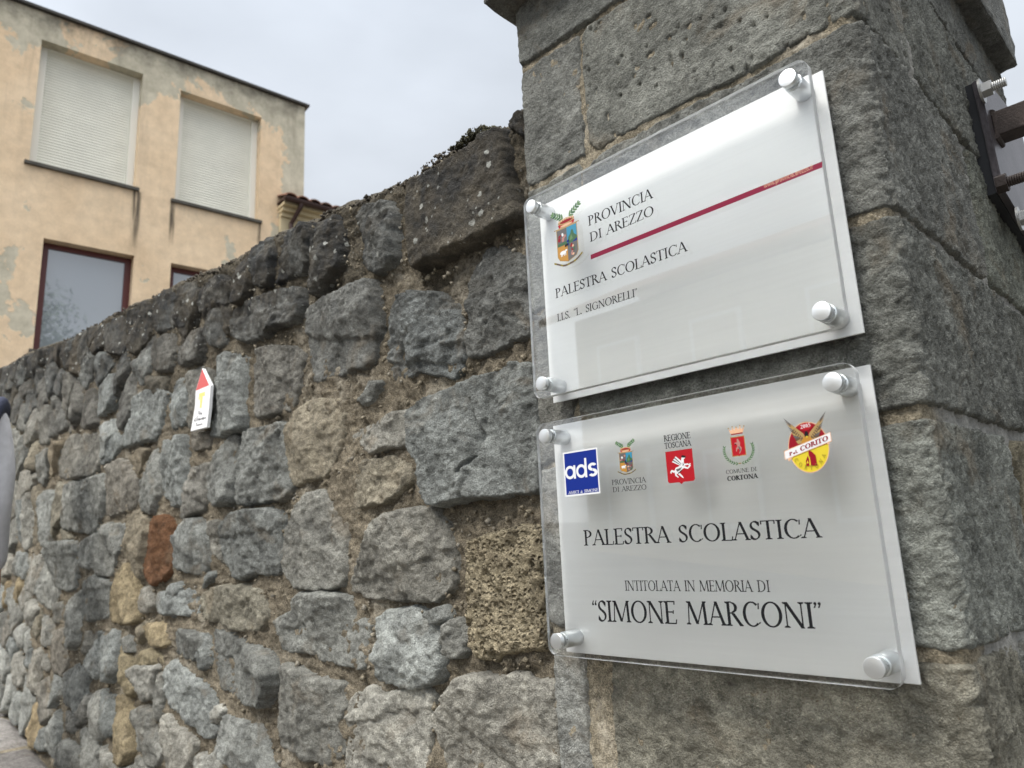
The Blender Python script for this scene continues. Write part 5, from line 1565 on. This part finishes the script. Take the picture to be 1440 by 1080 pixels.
for kind_, (s0, s1, z0, z1) in wins:
    if kind_ == 'shut':
        bm = bmesh.new()
        dz, fw = 0.20, 0.085
        ring3(bm, s0 + 0.001, s1 - 0.001, z0 + 0.005, z1 - 0.002, fw, 0.012, -TH + 0.03, -dz + 0.05)
        wf = link('window', bm_mesh('window', bm), M_FRM, bld)
        # curved slats, one sheet
        n = 44; V = []; F = []
        for k in range(n):
            za = z0 + (z1 - z0) * k / n; zb_ = z0 + (z1 - z0) * (k + 1) / n
            for (t, o) in ((0.0, 0.0), (0.12, 0.004), (0.5, 0.0065), (0.86, 0.004), (0.94, 0.0)):
                zz_ = za + (zb_ - za) * t
                V.append(W3(s0 + fw, zz_, -dz + o)); V.append(W3(s1 - fw, zz_, -dz + o))
        for k in range(len(V) // 2 - 1):
            F.append((2 * k, 2 * k + 1, 2 * k + 3, 2 * k + 2))
        link('shutter', from_np('shutter', V, F), M_SHUT, wf)
        bm = bmesh.new(); bx3(bm, s0 - 0.05, s1 + 0.04, z0 - 0.035, z0 + 0.004, -TH + .02, 0.045)
        link('sill', bm_mesh('sill', bm), M_SILL, wf)
    else:
        bm = bmesh.new(); dz, fw = 0.14, 0.075
        ring3(bm, s0 + .001, s1 - .001, z0 + .005, z1 - .002, fw, fw * .85, -TH + .03, -dz)
        wf = link('window', bm_mesh('window', bm), M_REDF, bld)
        V = [W3(s0 + fw, z0 + fw, -dz - .02), W3(s1 - fw, z0 + fw, -dz - .02), W3(s1 - fw, z1 - fw * .8, -dz - .02), W3(s0 + fw, z1 - fw * .8, -dz - .02)]
        V += [W3(s0 + fw, z0 + fw, -dz - .026), W3(s1 - fw, z0 + fw, -dz - .026), W3(s1 - fw, z1 - fw * .8, -dz - .026), W3(s0 + fw, z1 - fw * .8, -dz - .026)]
        link('pane', from_np('pane', V, [(0, 1, 2, 3), (7, 6, 5, 4)]), M_GLASS, wf)
        bm = bmesh.new(); bx3(bm, s0 - 0.04, s1 + 0.04, z0 - 0.035, z0 + 0.003, -TH + .02, 0.035)
        link('sill', bm_mesh('sill', bm), M_SILL, wf)
# run-off stains below the sills
m, nt, b = mat_new('runoff_stain')
# (the stains are real grime: a thin film 3 mm proud of the plaster with a ragged alpha)
pos = N(nt, 'ShaderNodeNewGeometry').outputs['Position']
mp = N(nt, 'ShaderNodeMapping'); mp.inputs['Scale'].default_value = (22, 22, 1.6); nt.links.new(pos, mp.inputs[0])
sn = noise(nt, mp.outputs[0], 1.0, 5, 0.65)
tcn = N(nt, 'ShaderNodeTexCoord'); spn = N(nt, 'ShaderNodeSeparateXYZ'); nt.links.new(tcn.outputs['Generated'], spn.inputs[0])
fade = mrange(nt, spn.outputs['Z'], 0.0, 0.55, 0.0, 1.0)
ex_ = math_(nt, 'SUBTRACT', 1.0, math_(nt, 'ABSOLUTE', math_(nt, 'SUBTRACT', math_(nt, 'MULTIPLY', spn.outputs['Y'], 2.0), 1.0)))
al = math_(nt, 'MULTIPLY', math_(nt, 'MULTIPLY', mrange(nt, sn, 0.36, 0.62, 0, 0.8), fade), mrange(nt, ex_, 0.0, 0.6, 0, 1))
nt.links.new(al, b.inputs['Alpha']); b.inputs['Base Color'].default_value = (0.07, 0.062, 0.05, 1); b.inputs['Roughness'].default_value = 0.95
M_RUN = m
for (sx_, sw_, zt_, zb_) in ((wins[0][1][1] + 0.02, 0.13, wins[0][1][2] - 0.035, wins[0][1][2] - 0.95), (wins[1][1][0] - 0.02, 0.08, wins[1][1][2] - 0.035, wins[1][1][2] - 0.7), (wins[1][1][1] + 0.01, 0.07, wins[1][1][2] - 0.03, wins[1][1][2] - 0.5)):
    V = [W3(sx_ - sw_ / 2, zb_, 0.003), W3(sx_ + sw_ / 2, zb_, 0.003), W3(sx_ + sw_ / 2, zt_, 0.003), W3(sx_ - sw_ / 2, zt_, 0.003)]
    link('runoff_stain', from_np('runoff_stain', V, [(0, 1, 2, 3)]), M_RUN, bld)

# low tiled annex standing against the building's right corner
ax0, az = fac(397, 273.0); 
AO = 0.10                                       # its eave stands a little forward of the facade
def fpx(px_, py_, out):
    P = at_plane(px_, py_, Pc + FN * out, FN); return float((P - Pc) @ FD), float(P[2])
ea = fpx(399, 276.5, 0.30); eb = fpx(468, 296, 0.30)
ez = (ea[1] + eb[1]) / 2; es = ea[0]
anx = thing('tiled_annex', 'low cream annex with brown gutter and terracotta tiles beside the ochre building', 'building', W3(es + 1.5, BZ, -0.5))
M_CREAM = simple('cream_render', (0.56, 0.47, 0.30), 0.9, var=0.1, bscale=40)
M_GUT = simple('brown_gutter', (0.055, 0.030, 0.026), 0.45, 0.3)
M_TILE = simple('terracotta_tile', (0.19, 0.095, 0.062), 0.85, var=0.4, bscale=60)
bm = bmesh.new(); bx3(bm, es + 0.06, es + 5.0, BZ, ez - 0.20, 0.002, 0.06); bx3(bm, SR + 0.002, es + 5.0, BZ, ez - 0.20, -4.0, 0.0)
link('wall', bm_mesh('wall', bm), M_CREAM, anx)
bm = bmesh.new()
bx3(bm, es + 0.03, es + 5.0, ez - 0.075, ez - 0.035, 0.002, 0.26)
bx3(bm, es + 0.045, es + 5.0, ez - 0.135, ez - 0.077, 0.002, 0.17)
bx3(bm, es + 0.055, es + 5.0, ez - 0.198, ez - 0.137, 0.002, 0.10)
link('cornice', bm_mesh('cornice', bm), M_CREAM, anx)
bm = bmesh.new()
n = 12; sec = [(0.26 + 0.055 * math.cos(PI + PI * k / n) + 0.055, ez + 0.055 * math.sin(PI + PI * k / n)) for k in range(n + 1)]
sec2 = [(0.315 + 0.045 * math.cos(PI * 2 - PI * k / n), ez + 0.045 * math.sin(PI * 2 - PI * k / n)) for k in range(n + 1)]
ring = sec + sec2
va = [bm.verts.new(W3(es, z, o)) for o, z in ring]; vb = [bm.verts.new(W3(es + 5.0, z, o)) for o, z in ring]
for i in range(len(ring)): bm.faces.new((va[i], va[(i + 1) % len(ring)], vb[(i + 1) % len(ring)], vb[i]))
bm.faces.new(va); bmesh.ops.recalc_face_normals(bm, faces=bm.faces[:])
link('gutter', bm_mesh('gutter', bm), M_GUT, anx)
bm = bmesh.new()
d0 = fpx(423.5, 287, 0.315)
cyl_bm(bm, W3(d0[0], ez - 0.04, 0.315), W3(d0[0], ez - 0.10, 0.30), 0.032, seg=16)
cyl_bm(bm, W3(d0[0], ez - 0.09, 0.305), W3(d0[0] - 0.06, ez - 0.30, 0.11), 0.032, seg=16)
cyl_bm(bm, W3(d0[0] - 0.06, ez - 0.29, 0.11), W3(d0[0] - 0.06, BZ, 0.11), 0.032, seg=16)
link('downpipe', bm_mesh('downpipe', bm), M_GUT, anx)
k = 0; s_ = es + 0.02
while s_ < es + 3.6:                            # barrel tiles, rows running up the slope
    bm = bmesh.new(); V1 = []; 
    for (o, dz_) in ((0.33, 0.035), (-0.9, 0.42)):
        V1.append([bm.verts.new(W3(s_ + 0.09 + 0.09 * math.cos(PI * q / 8), ez + dz_ + 0.052 * math.sin(PI * q / 8), o)) for q in range(9)])
        V1.append([bm.verts.new(W3(s_ + 0.09 + 0.072 * math.cos(PI * q / 8), ez + dz_ + 0.036 * math.sin(PI * q / 8), o)) for q in range(9)])
    for q in range(8):
        bm.faces.new((V1[0][q], V1[0][q + 1], V1[2][q + 1], V1[2][q])); bm.faces.new((V1[1][q], V1[3][q], V1[3][q + 1], V1[1][q + 1]))
        bm.faces.new((V1[0][q + 1], V1[0][q], V1[1][q], V1[1][q + 1]))
    bmesh.ops.recalc_face_normals(bm, faces=bm.faces[:])
    link('roof_tile', bm_mesh('roof_tile', bm), M_TILE, anx)
    s_ += 0.185
bm = bmesh.new(); bx3(bm, es + 0.02, es + 5.0, ez + 0.005, ez + 0.03, 0.002, 0.30)
link('eave_board', bm_mesh('eave_board', bm), M_GUT, anx)

# ------------------------------------------------------------------ passer-by just entering at the left edge
def person():
    dep = 2.55
    d = CF + CR * ((6 - 720) / FOC) + CU * ((540 - 575) / FOC)
    sh = np.array([d[0] * dep, d[1] * dep, d[2] * dep + EYE])          # tip of the near shoulder
    fwd = np.array([-0.92, 0.39, 0]); fwd /= np.linalg.norm(fwd)       # walks uphill, away
    rt = np.array([fwd[1], -fwd[0], 0])                                # the person's right
    rt = np.array([0.39, 0.92, 0])
    ctr = sh - rt * 0.185; gz_ = float(ground_z(ctr[0]))
    H = sh[2] - gz_                                                    # shoulder height
    k = H / 1.40
    def p(f, r, z): return tuple((ctr + fwd * f * k + rt * r * k)[:2]) + (gz_ + z * k,)
    base = (float(ctr[0]), float(ctr[1]), gz_)
    t = thing('person', 'passer-by in grey sweatshirt with navy strap cut off by the left edge', 'person', base)
    def skin(name, verts, edges, rad, mat, parent=t, sub=2):
        me = bpy.data.meshes.new(name); me.from_pydata(verts, edges, []); me.update()
        o = bpy.data.objects.new(name, me); COL.objects.link(o)
        md = o.modifiers.new('skin', 'SKIN'); md.use_smooth_shade = True
        for i, r_ in enumerate(rad):
            me.skin_vertices[0].data[i].radius = (r_ if isinstance(r_, tuple) else (r_, r_))
            me.skin_vertices[0].data[i].use_root = (i == 0)
        s2 = o.modifiers.new('sub', 'SUBSURF'); s2.levels = sub; s2.render_levels = sub
        dg = bpy.context.evaluated_depsgraph_get()
        me2 = bpy.data.meshes.new_from_object(o.evaluated_get(dg))
        bpy.data.objects.remove(o, do_unlink=True)
        me2.materials.clear()
        return link(name, me2, mat, parent, smooth=True)
    M_SK = simple('skin', (0.50, 0.30, 0.21), 0.55)
    M_GRYC = simple('grey_sweatshirt', (0.50, 0.51, 0.55), 0.95, bump=0.0015, bscale=500, var=0.08)
    M_NAVY = simple('navy_cloth', (0.012, 0.018, 0.045), 0.85, bump=0.001, bscale=400)
    M_JEAN = simple('dark_trousers', (0.03, 0.035, 0.05), 0.9)
    # body: pelvis, torso, neck, head, arms, legs in one skin
    V = [p(0, 0, .93), p(0, 0, 1.12), p(.01, 0, 1.32), p(.02, 0, 1.43), p(.04, 0, 1.53), p(.06, 0, 1.64),
         p(0, .15, 1.32), p(-.005, .190, 1.18), p(-.02, .195, 1.02), p(.05, .20, .80), p(.08, .19, .70),
         p(0, -.15, 1.32), p(-.005, -.195, 1.18), p(-.04, -.205, 1.02), p(.02, -.205, .84), p(.04, -.20, .76),
         p(0, .09, .86), p(.10, .10, .48), p(-.02, .10, .08), p(.14, .10, .035),
         p(0, -.09, .86), p(-.08, -.10, .48), p(-.26, -.10, .12), p(-.14, -.10, .04)]
    E2 = [(0, 1), (1, 2), (2, 3), (3, 4), (4, 5), (2, 6), (6, 7), (7, 8), (8, 9), (9, 10), (2, 11), (11, 12), (12, 13), (13, 14), (14, 15),
          (0, 16), (16, 17), (17, 18), (18, 19), (0, 20), (20, 21), (21, 22), (22, 23)]
    Rr = [.14, .125, .13, .06, .055, .095, .05, .042, .038, .032, .04, .05, .042, .038, .032, .04, .085, .06, .04, .035, .085, .06, .04, .035]
    skin('body', V, E2, [r_ * k for r_ in Rr], M_SK)
    # sweatshirt
    V = [p(0, 0, .86), p(0, 0, 1.10), p(.01, 0, 1.30), p(.02, 0, 1.42), p(0, .165, 1.325), p(-.005, .190, 1.18), p(-.02, .195, 1.02), p(.05, .20, .79),
         p(0, -.165, 1.325), p(-.005, -.195, 1.18), p(-.04, -.205, 1.02), p(.02, -.205, .86)]
    E3 = [(0, 1), (1, 2), (2, 3), (2, 4), (4, 5), (5, 6), (6, 7), (2, 8), (8, 9), (9, 10), (10, 11)]
    skin('sweatshirt', V, E3, [r_ * k for r_ in (.175, .165, .165, .085, .085, .075, .068, .05, .085, .075, .068, .05)], M_GRYC)
    V = [p(0, 0, .92), p(0, .10, .84), p(.10, .105, .48), p(-.02, .105, .10), p(0, -.10, .84), p(-.08, -.105, .48), p(-.26, -.105, .13)]
    skin('trousers', V, [(0, 1), (1, 2), (2, 3), (0, 4), (4, 5), (5, 6)], [r_ * k for r_ in (.15, .11, .085, .07, .11, .085, .07)], M_JEAN)
    # shoes
    for (f_, r__) in ((.05, .10), (-.2, -.10)):
        bm = bmesh.new()
        bmesh.ops.create_uvsphere(bm, u_segments=16, v_segments=10, radius=1.0)
        for v in bm.verts:
            q = v.co; z_ = max(q.z, -0.35)
            w_ = p(f_ + q.x * .14, r__ + q.y * .048, .03 + z_ * .055)
            v.co = Vector(w_)
        link('shoe', bm_mesh('shoe', bm), M_NAVY, t, smooth=True)
    # hair, seen from behind
    bm = bmesh.new(); bmesh.ops.create_icosphere(bm, subdivisions=3, radius=1.0)
    for v in bm.verts:
        q = v.co.copy(); n_ = 1 + 0.05 * float(vn(q.x * 9, q.y * 9 + q.z * 7, 2))
        v.co = Vector(p(.045 + q.x * .105 * n_, q.y * .09 * n_, 1.675 + q.z * .115 * n_))
    link('hair', bm_mesh('hair', bm), simple('dark_hair', (0.03, 0.02, 0.014), 0.6, bump=0.004, bscale=200), t, smooth=True)
    # backpack with strap
    V = [p(.12, .12, 1.18), p(.12, .15, 1.31), p(.06, .175, 1.395), p(-.03, .185, 1.40), p(-.10, .18, 1.33), p(-.13, .14, 1.14)]
    skin('backpack_strap', V, [(i, i + 1) for i in range(5)], [(.055 * k, .03 * k)] * 6, M_NAVY)
    bm = bmesh.new(); bmesh.ops.create_uvsphere(bm, u_segments=20, v_segments=14, radius=1.0)
    for v in bm.verts:
        q = v.co; sg = lambda a_: math.copysign(abs(a_) ** 0.6, a_)
        v.co = Vector(p(-.235 + sg(q.x) * .09, sg(q.y) * .13, 1.20 + sg(q.z) * .21))
    link('backpack', bm_mesh('backpack', bm), M_NAVY, t, smooth=True)
person()

# ------------------------------------------------------------------ across the street: what the acrylic and the panes mirror
def tree(name, label, base, hgt, crown, seed):
    t = thing(name, label, 'tree', base)
    r = random.Random(seed)
    bx_, by_, bz_ = base
    V = [(bx_, by_, bz_)]; E_l = []; 
    bm = bmesh.new()
    def limb(a, b_, r1, r2): cyl_bm(bm, a, b_, r1, r2, seg=10, caps=False)
    top = (bx_ + .1, by_, bz_ + hgt * .45)
    limb(base, top, .16, .11); ends = []
    for k in range(7):
        a = k * 0.9 + r.random(); e_ = (top[0] + math.cos(a) * crown * .55, top[1] + math.sin(a) * crown * .55, top[2] + hgt * r.uniform(.15, .42))
        limb(top, e_, .08, .025); ends.append(e_)
    link('trunk', bm_mesh('trunk', bm), simple('bark', (0.10, 0.075, 0.05), 0.95, bump=0.01, bscale=30), t)
    Vv, Ff = [], []
    for _ in range(9000):
        e_ = r.choice(ends); d = Vector((r.gauss(0, 1), r.gauss(0, 1), r.gauss(0, .8))) * crown * .24
        c = Vector(e_) + d; s = r.uniform(.05, .10)
        a = Vector((r.gauss(0, 1), r.gauss(0, 1), r.gauss(0, 1))).normalized(); b_ = a.orthogonal().normalized()
        k = len(Vv)
        Vv += [tuple(c - a * s), tuple(c + b_ * s * .5), tuple(c + a * s), tuple(c - b_ * s * .5)]
        Ff.append((k, k + 1, k + 2, k + 3))
    link('crown', from_np('crown', Vv, Ff), simple('leaves', (0.05, 0.09, 0.03), 0.7, var=0.4, bscale=20), t, kind='stuff')
tree('broadleaf_tree', 'leafy green tree standing across the yard', (9.0, 1.6, float(ground_z(6)) - 0.05), 12.0, 2.4, 3)
hz_ = float(ground_z(-3))
HY = -8.0
hs = thing('street_house', 'plain plastered house across the street, behind the photographer', 'house', (-4.5, -9.0, hz_))
bm = bmesh.new(); box_bm(bm, (-4.5, -11.0, hz_ + 2.2), (7.5, 5.0, 5.0)); link('wall', bm_mesh('wall', bm), M_CREAM, hs)
bm = bmesh.new()
for (dy, sg) in ((0, 1), (0, -1)):
    vsr = [bm.verts.new(q) for q in ((-8.7, -11.0, hz_ + 6.0), (-0.3, -11.0, hz_ + 6.0), (-0.3, -11.0 + sg * 3.0, hz_ + 4.6), (-8.7, -11.0 + sg * 3.0, hz_ + 4.6))]
    vst = [bm.verts.new(v.co + Vector((0, 0, .14))) for v in vsr]
    bm.faces.new(vsr); bm.faces.new(list(reversed(vst)))
    for i in range(4): bm.faces.new((vsr[i], vst[i], vst[(i + 1) % 4], vsr[(i + 1) % 4]))
bmesh.ops.recalc_face_normals(bm, faces=bm.faces[:]); link('roof', bm_mesh('roof', bm), M_TILE, hs)
for k in range(4):
    for zz_ in (1.4, 3.5):
        x = -7.3 + k * 1.9
        bm = bmesh.new(); box_bm(bm, (x, -8.48, hz_ + zz_), (0.9, 0.06, 1.2)); w_ = link('window', bm_mesh('window', bm), M_FRM, hs)
        bm = bmesh.new(); box_bm(bm, (x, -8.445, hz_ + zz_), (0.76, 0.02, 1.06)); link('shutter', bm_mesh('shutter', bm), M_CREAM, w_)
tris = sum(len(o.data.polygons) for o in scene.objects if o.type == 'MESH')
print('objects', len(scene.objects), 'faces', tris, 'stones', len(polys))
